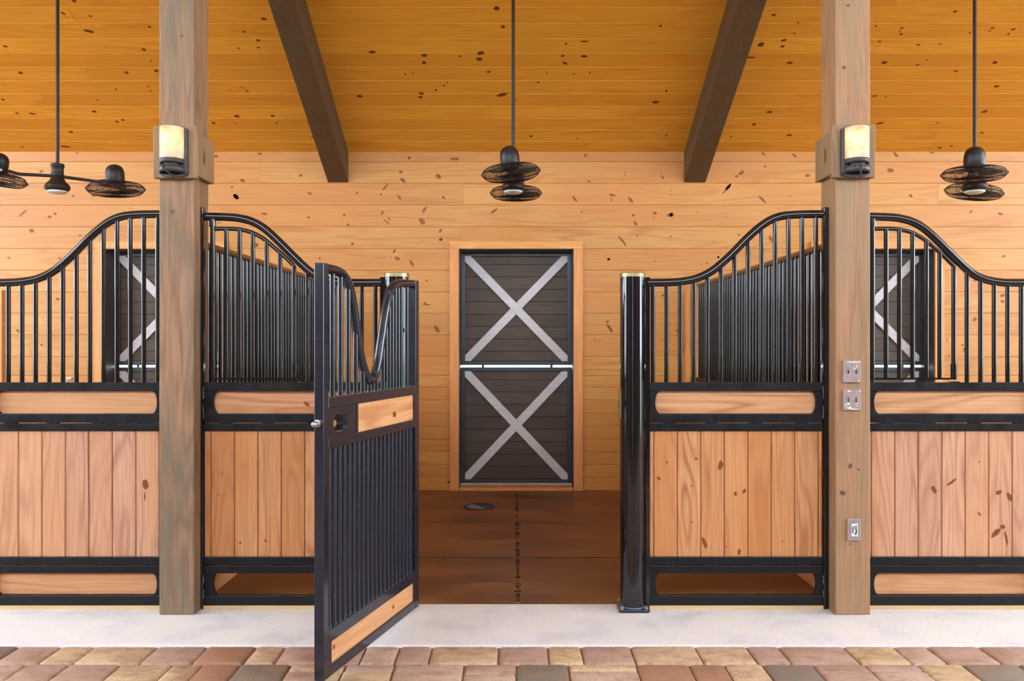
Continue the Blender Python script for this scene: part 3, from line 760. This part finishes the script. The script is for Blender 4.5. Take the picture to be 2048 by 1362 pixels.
# ------------------------------------------------------------------ stall front panels
SX = lambda x: PX(x, YS)
SZ = lambda y: PZ(y, YS)
def rail_z(pts, x):
    for (a, b), (c, d) in zip(pts, pts[1:]):
        if min(a, c) <= x <= max(a, c): return b + (d - b) * (x - a) / (c - a)
    return pts[-1][1]
def slot_board(mb, xl, xr, yt, yb, mat, dy):
    """wooden infill with round ends, in panel pixels"""
    zt, zb = SZ(yt), SZ(yb)
def arcs(xm, xcn, zt, zb, n=8):
    """points of the shallow arc bulging from xcn at the corners to xm in the middle"""
    out = []
    for k in range(n + 1):
        t = k / n; z = zt + (zb - zt) * t; u = (t - .5) * 2
        out.append((xcn + (xm - xcn) * math.sqrt(max(0, 1 - u*u*.98)), z))
    return out
def make_panel(feed, open_low, shift, label, plankseed, knots=(), bknots=()):
    outer = abs(shift) > 1
    # pixel frame of the inner panels
    if feed: xp0, xp1, xcol = (403.5 if outer else 401.4), (410.0 if outer else 406.5), 764.0; xs, xe = xp1, 760.0
    else: xp0, xp1, xcol = 1647.0, (1652.5 if outer else 1657.5), 1296.0; xs, xe = 1647.0, 1299.0
    x_root = SX(xp0 if feed else xp1)
    R = root('stall_enclosure', (x_root + shift, YS, 0), label, 'stall panel', 'black framed stall front panels')
    X = lambda x: SX(x) - x_root
    lo, hi = sorted((X(xs), X(xe)))
    # stiles
    b = MB(); b.box(X(xp0), X(xp1), -.002, .036, .0, SZ(414)); b.build('post_stile', M['steel'], R, bevel=.006)
    b = MB(); b.box(X(xcol-4.5), X(xcol+4.5) , .002, .04, .003, SZ(554)); b.build('column_stile', M['steel'], R, bevel=.004)
    # top rail
    if feed:
        pts = [(404,432),(438,432.6),(468,434.2),(496,440),(517,449.5),(537,464.5),(558,484.5),(586,512.5),(609,534.5),(628,549),(652,559),(680,564),(703,565),(762,565)]
    else:
        pts = [(1650,427.3),(1612,427.6),(1582,429),(1562,432),(1541,440),(1518,456),(1494,477.5),(1471,501.4),(1444.5,526.3),(1421,544),(1394.5,556.3),(1368,562),(1338,564.5),(1296,565)]
    path = smooth([(X(x), .018, SZ(y)) for x, y in pts], 5)
    b = MB(); b.tube(path, .0225, 20); b.build('top_rail', M['steel'], R)
    P2 = sorted([(p.x, p.z) for p in path])
    topz = lambda x: rail_z(P2, x)
    # vertical bars
    zr1 = SZ(766)
    if feed: bx = [613.2 + 27.2*k for k in range(6)]
    else: bx = [1307,1334.2,1361.5,1388.8,1416.2,1443.5,1470.7,1497.8,1525,1552.3,1579,1606,1634]
    for x in bx:
        b = MB(); b.tube([(X(x), .018, zr1-.002), (X(x), .018, topz(X(x)) - .012)], .0125, 14); b.build('bar', M['steel'], R)
    # horizontal rails
    def rail(ya, yb, nm, mat='flat'):
        b = MB(); b.box(lo, hi, 0, .036, SZ(yb), SZ(ya)); b.build(nm, M[mat], R, bevel=.003)
    rail(765, 782, 'middle_rail'); rail(828, 845.5, 'middle_rail'); rail(847.2, 862.3, 'middle_rail')
    rail(1114, 1129.2, 'bottom_rail'); rail(1131, 1147, 'bottom_rail'); rail(1191.5, 1211, 'bottom_rail')
    # spacer welds between twin rails
    for f in (.12, .36, .62, .88):
        for yy in (845.5, 1129.2):
            b = MB(); x = lo + (hi-lo)*f; b.box(x-.03, x+.03, .004, .034, SZ(yy+2), SZ(yy-.3))
            b.build('weld_tab', M['flat'], R)
    # end plates with the hollow curve
    for (yt, yb) in ((782, 828), (1147, 1191.5)):
        zt, zb = SZ(yt)+.001, SZ(yb)-.001
        ends = ((lo, X(425) if feed else X(1311), X(436) if feed else X(1322)), (hi, X(742) if feed else X(1634), X(731) if feed else X(1624)))
        for e_, xm, xc in ends:
            b = MB(); arc = arcs(xm, xc, zt, zb)
            b.prism([(e_, zb), (e_, zt)] + arc, lambda u, v, d: (u, d, v), .008, .03)
            b.build('end_plate', M['flat'], R)
    # wooden boards behind the slots
    slots = [('upper_board', 782, 828)] + ([] if open_low else [('lower_board', 1147, 1191.5)])
    for nm, yt, yb in slots:
        b = MB(); b.box(lo + .012, hi - .012, .011, .027, SZ(yb)+.0012, SZ(yt)-.0012, 0, random.random())
        # the plates sit proud of the wood: push wood back a little
        for v in range(len(b.v)):
            x, y, z = b.v[v]; b.v[v] = (x, .0305 if y < .02 else .046, z)
        for (kx, ky, a, c, g) in bknots:
            if yt < ky < yb: b.knot(lambda p, q: (p, .0298, q), X(kx), SZ(ky), a/360.7, c/360.7, math.radians(-g), 1)
        b.build(nm, [M['board'], M['knot']], R)
    # tongue and groove planks
    pr = random.Random(plankseed)
    zb, zt = SZ(1114.2), SZ(862.2)
    start = 1308 if not feed else 1308 - 1321 + (-2)  # same pitch along the whole front
    edges = []
    if feed: e0 = 420.0; edges = [e0 + 47.1*k for k in range(-1, 9)]
    else: edges = [1308.5 + 47.1*k for k in range(-1, 9)]
    b = MB(); g = .0045 if outer else .003
    for a, c in zip(edges, edges[1:]):
        x0, x1 = max(X(a), lo + .0005), min(X(c), hi - .0005)
        if x1 - x0 < .004: continue
        r = pr.random(); f0, f1 = .012, .030
        prof = [(x0, f0+.012), (x0+g, f0+.001), (x0+g+.002, f0), (x1-g-.002, f0), (x1-g, f0+.001), (x1, f0+.012)]
        A = [b.vert((p, q, zb)) for p, q in prof]; B = [b.vert((p, q, zt)) for p, q in prof]
        for k in range(5): b.face((A[k], A[k+1], B[k+1], B[k]), 0, r)
        C_ = [b.vert((x0, f1, zb)), b.vert((x1, f1, zb)), b.vert((x1, f1, zt)), b.vert((x0, f1, zt))]
        b.face((C_[1], C_[0], C_[3], C_[2]), 0, r)
    for (kx, ky, a, c, g_) in knots:
        b.knot(lambda p, q: (p, .0113, q), X(kx), SZ(ky), a/360.7, c/360.7, math.radians(-g_), 1)
    b.build('plank_infill', [M['plank2' if outer else 'plank'], M['knot']], R)
    # wood sill strip
    b = MB(); b.box(lo, hi, .0, .04, .0, SZ(1211.2), 0, pr.random()); b.build('sill_strip', M['sill'], R)
    if feed:
        # feed door of its own: pivot bar, arched frame, bars, bottom rail, end bar with sleeve latch
        fd = MB()
        px = 421.5 if False else 423.0
        arcp = [(427,457),(450,456.6),(477,458),(504,465),(527,478),(548,495.4),(568,513),(586,531)]
        ap = smooth([(X(x), .018, SZ(y)) for x, y in arcp], 4)
        fd.tube([(X(px), .018, SZ(764)), (X(px), .018, SZ(442))], .0135, 14)
        fd.tube(ap, .0115, 12)
        fd.tube([(X(586.5), .018, SZ(531)), (X(586.5), .018, SZ(756))], .0125, 12)
        fd.box(X(427), X(590), .006, .028, SZ(759.5), SZ(755.5))
        fo = fd.build('feed_door', M['steel'], R)
        A2 = sorted([(p.x, p.z) for p in ap])
        for x in (450.5, 477.3, 503.6, 531.4, 558.2):
            b = MB(); b.tube([(X(x), .018, SZ(757)), (X(x), .018, rail_z(A2, X(x)))], .0125, 14); b.build('bar', M['steel'], fo)
        b = MB(); b.tube([(X(586.5), .018, SZ(756)), (X(586.5), .018, SZ(727.5))], .0165, 14); b.build('latch_sleeve', M['steel'], fo)
        b = MB(); b.tube([(X(px), .018, SZ(452)), (X(px), .018, SZ(436))], .0185, 14); b.build('pivot_collar', M['steel'], fo)
        b = MB(); b.prism([(X(573),zr1-.001),(X(601),zr1-.001),(X(594),zr1+.008),(X(579),zr1+.008)], lambda u, v, d: (u, d, v), .004, .032); b.build('latch_keeper', M['steel'], R)
    # weld beads on the stile
    for (ya, yb) in (((772, 798), (812, 836), (1150, 1166), (1180, 1196)) if not outer else ()):
        b = MB(); xx = X(xp1) + .001 if feed else X(xp0) - .001
        b.tube(smooth([(xx + random.uniform(-.0015,.0015), -.0005, SZ(ya + (yb-ya)*k/7)) for k in range(8)], 2), [.0012 + .0016*random.random() for _ in range(15)], 6)
        b.build('weld_bead', M['weld'], R)
    return R
kn_ri = [(1230+x/2.7244, 740+y/2.7244, a/2.7244, c/2.7244, g) for x, y, a, c, g in
  [(284,505,8,5,90),(241,593,14,8,50),(444,485,9,8,0),(418,634,5,5,0),(422,831,5,5,0),(578,522,28,13,-75),(660,675,13,8,85),(707,663,15,9,-60),(490,945,32,12,70),(680,995,18,8,-80),(610,968,4,4,0),(1133,563,13,9,80),(1143,848,8,7,0),(915,938,4,4,0)]]
kn_ro = [(1660+x/2.523-1324.5, 700+y/2.523, a/2.523, c/2.523, g) for x, y, a, c, g in
  [(530,706,22,12,60),(618,670,34,7,-38),(858,720,16,11,-25),(912,742,26,12,60),(845,925,32,14,-45),(877,895,14,12,0),(895,950,40,6,78),(760,830,12,6,60),(758,565,4,4,0)]]
kn_li = [(400+x/4.8625, 850+y/4.8625, a/4.8625, c/4.8625, g) for x, y, a, c, g in
  [(418,405,7,6,0),(172,685,8,7,0),(208,480,28,4,-85),(385,1148,14,10,-60),(630,1130,13,12,0)]]
kn_lo = [(x/2.724+1321, 740+y/2.724, a/2.724, c/2.724, g) for x, y, a, c, g in [(788,625,28,16,80),(785,690,26,4,90),(1006,425,1,1,0)]][:2]
BAY = 1321.5/360.67; BAY2 = 1324.5/360.67
make_panel(False, True, 0, 'black stall front with knotty pine planks between the right column and right post', 1, kn_ri)
make_panel(True, True, 0, 'black stall front with an arched feed door just behind the open gate', 2, kn_li, [(610.8,809,7,4,30)])
make_panel(False, False, -BAY, 'black stall front with a curved top rail left of the left post', 3, kn_lo)
make_panel(True, False, BAY2, 'black stall front with an arched feed door right of the right post', 4, kn_ro)

# ------------------------------------------------------------------ partitions between the stalls
def make_partition(xc, label, fat=.03):
    y0, y1 = 4.70, YW - .012
    R = root('stall_partition', (xc, y0, 0), label, 'partition', 'barred partitions between stalls')
    L = y1 - y0; zt = H + .553
    b = MB(); b.tube([(0, -.06, zt), (0, L, zt)], .022, 16); b.build('top_rail', M['steel'], R)
    b = MB(); b.box(-fat, fat, -.06, L, 1.085, 1.125); b.build('middle_rail', M['flat'], R, bevel=.003)
    b = MB(); b.box(-.03, .03, -.09, -.06, 0, zt+.02); b.build('post_stile', M['flat'], R, bevel=.003)
    n = 44
    for k in range(n):
        y = .02 + (L-.05) * k / (n-1)
        b = MB(); b.tube([(0, y, 1.124), (0, y, zt-.015)], .0125, 10); b.build('bar', M['bars'], R)
    b = MB(); z = 0; ph = 1.084/8
    for k in range(8):
        b.box(-fat+.004, fat-.004, -.06, L, z + .001, z + ph - .001, 0, random.random()); z += ph
    b.build('plank_infill', M['partplank'], R, bevel=.002)
    return R
make_partition(-1.80, 'long barred stall partition seen behind the left feed door')
make_partition(1.825, 'long barred stall partition seen behind the right column panel')

# ------------------------------------------------------------------ the open gate
# face plane: u from the free edge to the hinge edge
GN = Vector((-.816, 3.457)); GD = Vector((.29, .993)).normalized(); GL = 1.0345
def gate_u(x):
    k = (x - CX) / F
    return (k * GN.y - GN.x) / (GD.x - k * GD.y)
def gate_z(x, y):
    u = gate_u(x); return PZ(y, GN.y + GD.y * u)
hingeP = GN + GD * GL
R = root('stall_gate', (hingeP.x, hingeP.y, 0), 'black steel stall gate with a dipped top rail, swung open towards the viewer', 'gate')
R.rotation_euler = (0, 0, math.atan2(-GD.y, -GD.x))   # local x: from hinge to free edge
GX = lambda u: GL - u            # local x of a face coordinate u
T = .045                         # tube depth; local -y is away from the viewed face?
# viewed face is to the right (+world x side); find local y sign
lw = Matrix.Rotation(R.rotation_euler.z, 3, 'Z') @ Vector((0, 1, 0))
SGN = 1 if lw.x > 0 else -1      # direction of the viewed face in local y
Y0, Y1 = (0 if SGN > 0 else 0), -T * SGN
yf = lambda d: -d * SGN          # d behind the viewed face
ztop, zbot = H + 121/F*4.45, .036
b = MB(); b.box(GX(0), GX(.045), yf(0), yf(T), zbot, ztop); b.build('free_stile', M['gate'], R, bevel=.003)
b = MB(); b.box(GX(GL-.045), GX(GL), yf(0), yf(T), zbot, ztop-.004); b.build('hinge_stile', M['gate'], R, bevel=.003)
ua, ub = .045, GL - .045
zs = dict(r1t=(gate_z(656,795)+gate_z(832,771))/2, r1b=(gate_z(656,813)+gate_z(832,791))/2 - .002,
          r2t=gate_z(828,839), r2b=(gate_z(832,855)+gate_z(660,899))/2,
          r3t=(gate_z(832,1142.6)+gate_z(658,1260))/2, r3b=(gate_z(828,1165.7)+gate_z(666,1282))/2,
          r4t=(gate_z(828,1203)+gate_z(666,1328))/2)
for a, c, nm in (('r1t','r1b','upper_rail'),('r2t','r2b','lower_rail'),('r3t','r3b','lower_rail')):
    b = MB(); b.box(GX(ua), GX(ub), yf(.001), yf(T-.001), zs[c], zs[a]); b.build(nm, M['gate'], R, bevel=.003)
b = MB(); b.box(GX(ua), GX(ub), yf(.001), yf(T-.001), zbot, zs['r4t']); b.build('lower_rail', M['gate'], R, bevel=.003)
# yoke top rail
yp = [(658,537),(668,538),(683,542),(696,551),(706,570),(713,600),(719,640),(725,685),(732,724),(741,752),(748,761),(757,752),(764,724),(769,690),(774,655),(780,615),(788,583),(797,570),(810,566.5),(822,567),(834,568)]
pts = []
for x, y in yp:
    pts.append((gate_u(x), gate_z(x, y)))
um = GL/2
zlow = min(z for u, z in pts); ztp = ztop - .028
# clean symmetric yoke built from the measured half-widths
half = [(ub-um+.01, ztp), (.395, ztp), (.33, ztp-.012), (.275, ztp-.055), (.235, ztp-.14), (.205, ztp-.26), (.175, ztp-.40), (.14, zlow+.085), (.09, zlow+.02), (.04, zlow+.002), (0, zlow)]
full = [(um - a, z) for a, z in half] + [(um + a, z) for a, z in half[::-1][1:]]
USE = pts
ypath = smooth([(GX(u), yf(T/2), z) for u, z in USE], 5)
b = MB(); b.tube(ypath, .022, 20); b.build('yoke_rail', M['gate'], R)
# upper bars
seg2 = [(p.x, p.z) for p in ypath]
def yoke_z(lx):
    best = None
    for (a, c), (d, e) in zip(seg2, seg2[1:]):
        if min(a, d) <= lx <= max(a, d) and abs(a - d) > 1e-6:
            z = c + (e - c) * (lx - a) / (d - a)
            best = z if best is None else min(best, z)
    return best if best is not None else ztp
nub = 12
for k in range(nub):
    u = ua + (ub - ua) * (k + 1) / (nub + 1); lx = GX(u)
    zt = yoke_z(lx) - .01
    if zt - zs['r1t'] < .01: continue
    b = MB(); b.tube([(lx, yf(T/2), zs['r1t']-.002), (lx, yf(T/2), zt)], .0125, 12); b.build('upper_bar', M['gate'], R)
nlb = 20
for k in range(nlb):
    u = ua + (ub - ua) * (k + .7) / (nlb + .4); lx = GX(u)
    b = MB(); b.tube([(lx, yf(T/2), zs['r3t']-.002), (lx, yf(T/2), zs['r2b']+.002)], .0125, 12); b.build('lower_bar', M['gate'], R)
# boards
ub0 = gate_u(718.5)
def gboard(u0, u1, z0, z1, nm, kn):
    b = MB(); b.box(GX(u0), GX(u1), yf(.012), yf(.034), z0, z1, 0, random.random())
    for u, z, a, c in kn: b.knot(lambda p, q: (p, yf(.0114), q), GX(u), z, a, c, .2, 1)
    b.build(nm, [M['gateboard'], M['knot']], R)
gboard(ub0, ub - .012, zs['r2t'], zs['r1b'], 'upper_board', [(gate_u(793), gate_z(793,829), .022, .016)])
gboard(ua + .03, ub - .012, zs['r4t'], zs['r3b'], 'bottom_board', [(gate_u(790.7), gate_z(790.7,1214), .012, .012), (gate_u(673), gate_z(673,1294), .01, .012)])
for q in ((ub-.013, ub, 'r2t', 'r1b'), (ub-.013, ub, 'r4t', 'r3b'), (ua, ua+.031, 'r4t', 'r3b')):
    b = MB(); b.box(GX(q[0]), GX(q[1]), yf(.003), yf(T-.003), zs[q[2]]-.001, zs[q[3]]+.001); b.build('packing_strip', M['gate'], R)
# latch plate with a window
pu0, pu1 = ua + .003, ub0 - .002
pz0, pz1 = zs['r2t']-.001, zs['r1b']+.001
wu0, wu1 = gate_u(671.5), gate_u(698); wz1, wz0 = gate_z(690, 826), gate_z(690, 861)
b = MB()
N = 6
hole = []
cr = .022
for cxu, cz, a0 in ((wu1-cr, wz1-cr, 0), (wu0+cr, wz1-cr, 90), (wu0+cr, wz0+cr, 180), (wu1-cr, wz0+cr, 270)):
    for k in range(N+1):
        t = math.radians(a0 + 90*k/N); hole.append((cxu + cr*math.cos(t), cz + cr*math.sin(t)))
def outer(p):
    cu, cz = (wu0+wu1)/2, (wz0+wz1)/2; dx, dz = p[0]-cu, p[1]-cz
    s = min(((pu1-cu)/dx if dx > 0 else (pu0-cu)/dx) if abs(dx) > 1e-9 else 1e9, ((pz1-cz)/dz if dz > 0 else (pz0-cz)/dz) if abs(dz) > 1e-9 else 1e9)
    return (cu + dx*s, cz + dz*s)
# make sure the plate's corners are included
for d_ in (.008, .022):
    pass
nh = len(hole)
oo = [outer(p) for p in hole]
corners = [(pu1,pz1),(pu0,pz1),(pu0,pz0),(pu1,pz0)]
for qi, cpt in enumerate(corners):
    j = min(range(nh), key=lambda i: abs(oo[i][0]-cpt[0]) + abs(oo[i][1]-cpt[1])); oo[j] = cpt
def ringv(lst, d): return [b.vert((GX(u), yf(d), z)) for u, z in lst]
H0, O0, H1, O1 = ringv(hole, .006), ringv(oo, .006), ringv(hole, .03), ringv(oo, .03)
for i in range(nh):
    j = (i+1) % nh
    b.face((H0[i], H0[j], O0[j], O0[i])); b.face((H1[j], H1[i], O1[i], O1[j])); b.face((H0[j], H0[i], H1[i], H1[j])); b.face((O0[i], O0[j], O1[j], O1[i]))
lp = b.build('latch_plate', M['gate'], R)
b = MB(); b.box(GX(ub0-.014), GX(ub0-.002), yf(.002), yf(T-.002), pz0, pz1); b.build('latch_stile', M['gate'], R, bevel=.002)
# brass knob seen through the window and the round bolt on the free edge
b = MB(); b.lathe([(0,0),(.017,.002),(.019,.008),(.014,.016),(0,.018)], (GX(wu0+.004), yf(.022), (wz0+wz1)/2), 20, M=Matrix.Rotation(-math.pi/2*SGN,3,'X')); b.build('thumb_knob', M['brass'], lp)
zb_ = PZ(848, 3.45)
b = MB(); RY = Matrix.Rotation(math.pi/2, 3, 'Y')
b.lathe([(.0165,0),(.0165,.006),(.0125,.007),(.0125,.03),(.011,.036),(.006,.041),(0,.043)], (GX(0), yf(T*.62), zb_), 20, M=RY); b.build('latch_bolt', M['zinc'], R)
# hinges reaching to the column
for z in (.35, 1.55):
    b = MB(); b.tube([(GX(GL)-.02, yf(T), z-.03), (GX(GL)-.02, yf(T), z+.03)], .012, 12)
    b.build('hinge_barrel', M['gate'], R)
    hw = MB(); 
    p0 = Vector((hingeP.x - .02, hingeP.y, z)); p1 = Vector((colL.location.x + .045, colL.location.y - .03, z))
    Mi = (Matrix.Translation(R.location) @ Matrix.Rotation(R.rotation_euler.z, 4, 'Z')).inverted()
    hw.tube([Mi @ p0, Mi @ p1], .011, 10); hw.build('hinge_arm', M['gate'], R)

# ------------------------------------------------------------------ ceiling fans
def cage_mesh():
    b = MB(); R0 = .214; rw = .0014
    def prof(t, s):   # t 0..1 from hub to rim
        r = .05 + (R0-.05)*t
        return r, s * (.040 * (1 - t**7) + .004)
    for s in (1, -1):
        for i in range(17):
            t = i/16*.97; r, z = prof(t, s)
            b.tube([(r*math.cos(2*math.pi*k/32), r*math.sin(2*math.pi*k/32), z) for k in range(32)], rw, 4, closed=True)
        for k in range(10):
            a = 2*math.pi*k/10
            b.tube([(prof(i/7,s)[0]*math.cos(a), prof(i/7,s)[0]*math.sin(a), prof(i/7,s)[1]) for i in range(8)], rw*1.2, 4)
    b.tube([(R0*math.cos(2*math.pi*k/40), R0*math.sin(2*math.pi*k/40), 0) for k in range(40)], .0045, 6, closed=True)
    for s in (1, -1):
        b.lathe([(0, s*.045), (.04, s*.045), (.04, s*.041), (0, s*.041)], seg=20)
    for k in range(48):
        a = 2*math.pi*k/48
        b.tube([(prof(.82,1)[0]*math.cos(a), prof(.82,1)[0]*math.sin(a), prof(.82,1)[1]), (R0*math.cos(a), R0*math.sin(a), 0), (prof(.82,-1)[0]*math.cos(a), prof(.82,-1)[0]*math.sin(a), prof(.82,-1)[1])], rw, 4)
    return b
def blade_mesh():
    b = MB()
    n = 8; top = []; 
    prevL = prevR = None
    for i in range(n+1):
        r = .03 + .165*i/n; w = .025 + .035*math.sin(math.pi*min(1,(i/n)*.9)); tw = .5 - .35*i/n
        Lp = (r, -w, math.sin(tw)*w*.5+.0); Rp = (r, w, -math.sin(tw)*w*.5)
        v = [b.vert(Lp), b.vert(Rp), b.vert((Lp[0],Lp[1],Lp[2]-.002)), b.vert((Rp[0],Rp[1],Rp[2]-.002))]
        if prevL:
            p = prevL
            b.face((p[0],p[1],v[1],v[0]),0,0,True); b.face((p[3],p[2],v[2],v[3]),0,0,True); b.face((p[2],p[0],v[0],v[2])); b.face((p[1],p[3],v[3],v[1]))
        else: b.face((v[0],v[2],v[3],v[1]))
        prevL = v
    p = prevL; b.face((p[0],p[1],p[3],p[2]))
    return b
def make_fan():
    R = root('ceiling_fan', (0,0,0), 'x', 'ceiling fan', 'twin-head ceiling fans')
    # root at the bottom of the light bowl
    b = MB(); b.tube([(0,0,.22),(0,0,3.0)], .0135, 16); b.build('downrod', M['fan'], R)
    b = MB(); b.lathe([(0,.235),(.046,.235),(.05,.226),(.05,.214),(.044,.206),(.044,.16),(.047,.152),(.047,.14),(.041,.132),(.05,.118),(.056,.1),(.08,.078),(.091,.056),(.091,.048),(.08,.028),(.073,.022),(0,.022)], seg=40); b.build('hub', M['fan'], R)
    b = MB(); b.lathe([(.073,.022),(.069,.012),(.05,.003),(0,.0)], seg=36); b.build('light_bowl', M['bowl'], R)
    arms = {}
    for s in (-1, 1):
        b = MB(); b.tube(smooth([(s*.03,0,.138),(s*.2,0,.13),(s*.27,0,.127),(s*.32,0,.137),(s*.37,0,.145)]), .0125, 12); b.build('arm', M['fan'], R)
        mh = MB()
        mh.lathe([(0,.13),(.03,.126),(.052,.112),(.066,.088),(.07,.055),(.07,-.012),(.066,-.02),(0,-.02)], seg=32)
        mo = mh.build('motor_housing', M['fan'], R, loc=(s*.41, 0, .145))
        c = cage_mesh() if s == -1 else None
        if c: co = c.build('cage', M['fan'], mo, loc=(0,0,-.065)); CG = co.data
        else:
            co = bpy.data.objects.new('cage', CG); COL.objects.link(co); co.parent = mo; co.location = (0,0,-.065)
        for k in range(3):
            if s == -1 and k == 0: bo = blade_mesh().build('blade', M['blade'], mo, loc=(0,0,-.065)); BD = bo.data
            else: bo = bpy.data.objects.new('blade', BD); COL.objects.link(bo); bo.parent = mo; bo.location = (0,0,-.065)
            bo.rotation_euler = (0, 0, k*math.pi*2/3 + .5 + s*.3)
        arms[s] = mo
    return R, arms
def place_fan(R, px, py, d, yaw, tilt, label):
    R.location = (PX(px, d), d, PZ(py, d)); R.rotation_euler = (0,0,yaw); R['label'] = label
    ch = [o for o in bpy.data.objects if o.parent == R and o.name.startswith('motor_housing')]
    ch.sort(key=lambda o: o.location.x)
    for o, t in zip(ch, tilt): o.rotation_euler = t
fan0, _ = make_fan()
fan1 = copy_tree(fan0); fan2 = copy_tree(fan0)
for o_ in (fan1, fan2): pass
R_ = math.radians
place_fan(fan0, 1026.5, 388, 6.33, R_(87), ((R_(-5),R_(0),0),(R_(0),R_(0),0)), 'twin-head caged ceiling fan hanging above the middle door')
place_fan(fan1, 115, 388, 6.33, R_(17), ((R_(12),R_(12),0),(R_(0),R_(-3),0)), 'twin-head caged ceiling fan at the left edge, its two heads side by side')
place_fan(fan2, 1949.5, 388, 6.2, R_(60), ((R_(2),R_(-2),0),(R_(9),R_(2),0)), 'twin-head caged ceiling fan at the right edge beside the right post')
for ch in [o for o in bpy.data.objects if o.parent == fan1]:
    if ch.name.startswith('motor_housing'): ch.location.z += -.02 if ch.location.x > 0 else .02
    if ch.name.startswith('arm'): ch.rotation_euler = (0, math.radians(2.8), 0)
# downrods reach the boards of the ceiling
for fo in (fan0, fan1, fan2):
    zc = ZC + .5*(YW - fo.location.y)
    for ch in [o for o in bpy.data.objects if o.parent == fo and o.name.startswith('downrod')]:
        ch.scale = (1, 1, 1); me = ch.data.copy(); ch.data = me
        top = zc - fo.location.z
        for v in me.vertices:
            if v.co.z > 1: v.co.z = top
st = MB(); st.box(-.012, .03, -.0712, -.0695, .0, .018)
lh = sorted([o for o in bpy.data.objects if o.parent == fan1 and o.name.startswith('motor_housing')], key=lambda o: o.location.x)[0]
st.build('sticker', M['foil'], lh, rot=(0,0,.3))

# ------------------------------------------------------------------ drain cover in the stall floor
dd = H*F/(1014-CY)
R = root('floor_drain', (PX(958, dd), dd, 0), 'round dark drain cup set in the brown stall floor before the door', 'drain')
b = MB(); b.lathe([(.14,.0005),(.138,.006),(.128,.007),(.12,.003),(.118,.0015)], seg=40); b.build('rim', M['flat'], R)
b = MB(); b.lathe([(.119,.0018),(.06,.0012),(0,.001)], seg=40); b.build('drain_cover', M['doorsteel'], R)
b = MB()
poly = [(.0,-.0)] + [(.112*math.cos(math.radians(t)), .112*math.sin(math.radians(t))) for t in range(120, 301, 12)]
b.prism(poly, lambda u, v, d: (u, v, d), .0019, .006); b.build('pale_half', M['zinc'], R)  # grey half disc on the left of the drain

# ------------------------------------------------------------------ camera, light, world
cam = bpy.data.cameras.new('camera'); co = bpy.data.objects.new('camera', cam); COL.objects.link(co)
co.location = (0, 0, H); co.rotation_euler = (math.pi/2, 0, 0)
cam.sensor_width = 36; cam.lens = F / 2048 * 36; cam.shift_x = -6/2048; cam.clip_start = .05; cam.clip_end = 300
sc.camera = co

w = bpy.data.worlds.new('world'); sc.world = w; w.use_nodes = True
nt = w.node_tree; bg = nt.nodes['Background']
tc = nt.nodes.new('ShaderNodeTexCoord'); sp = nt.nodes.new('ShaderNodeSeparateXYZ'); rp = nt.nodes.new('ShaderNodeValToRGB')
nt.links.new(tc.outputs['Generated'], sp.inputs[0]); nt.links.new(sp.outputs[2], rp.inputs[0]); nt.links.new(rp.outputs[0], bg.inputs[0])
e = rp.color_ramp.elements; e[0].position = 0.0; e[0].color = (.80,.91,1,1); e[1].position = .8; e[1].color = (.6,.78,1,1)
bg.inputs[1].default_value = 9.0
sc.view_settings.view_transform = 'Standard'; sc.view_settings.look = 'None'
sc.view_settings.gamma = 1; sc.view_settings.exposure = 0.68; sc.view_settings.use_curve_mapping = False
sc.cycles.max_bounces = 10; sc.cycles.diffuse_bounces = 6; sc.cycles.glossy_bounces = 4
sc.cycles.use_denoising = True
sc.cycles.sample_clamp_indirect = 6
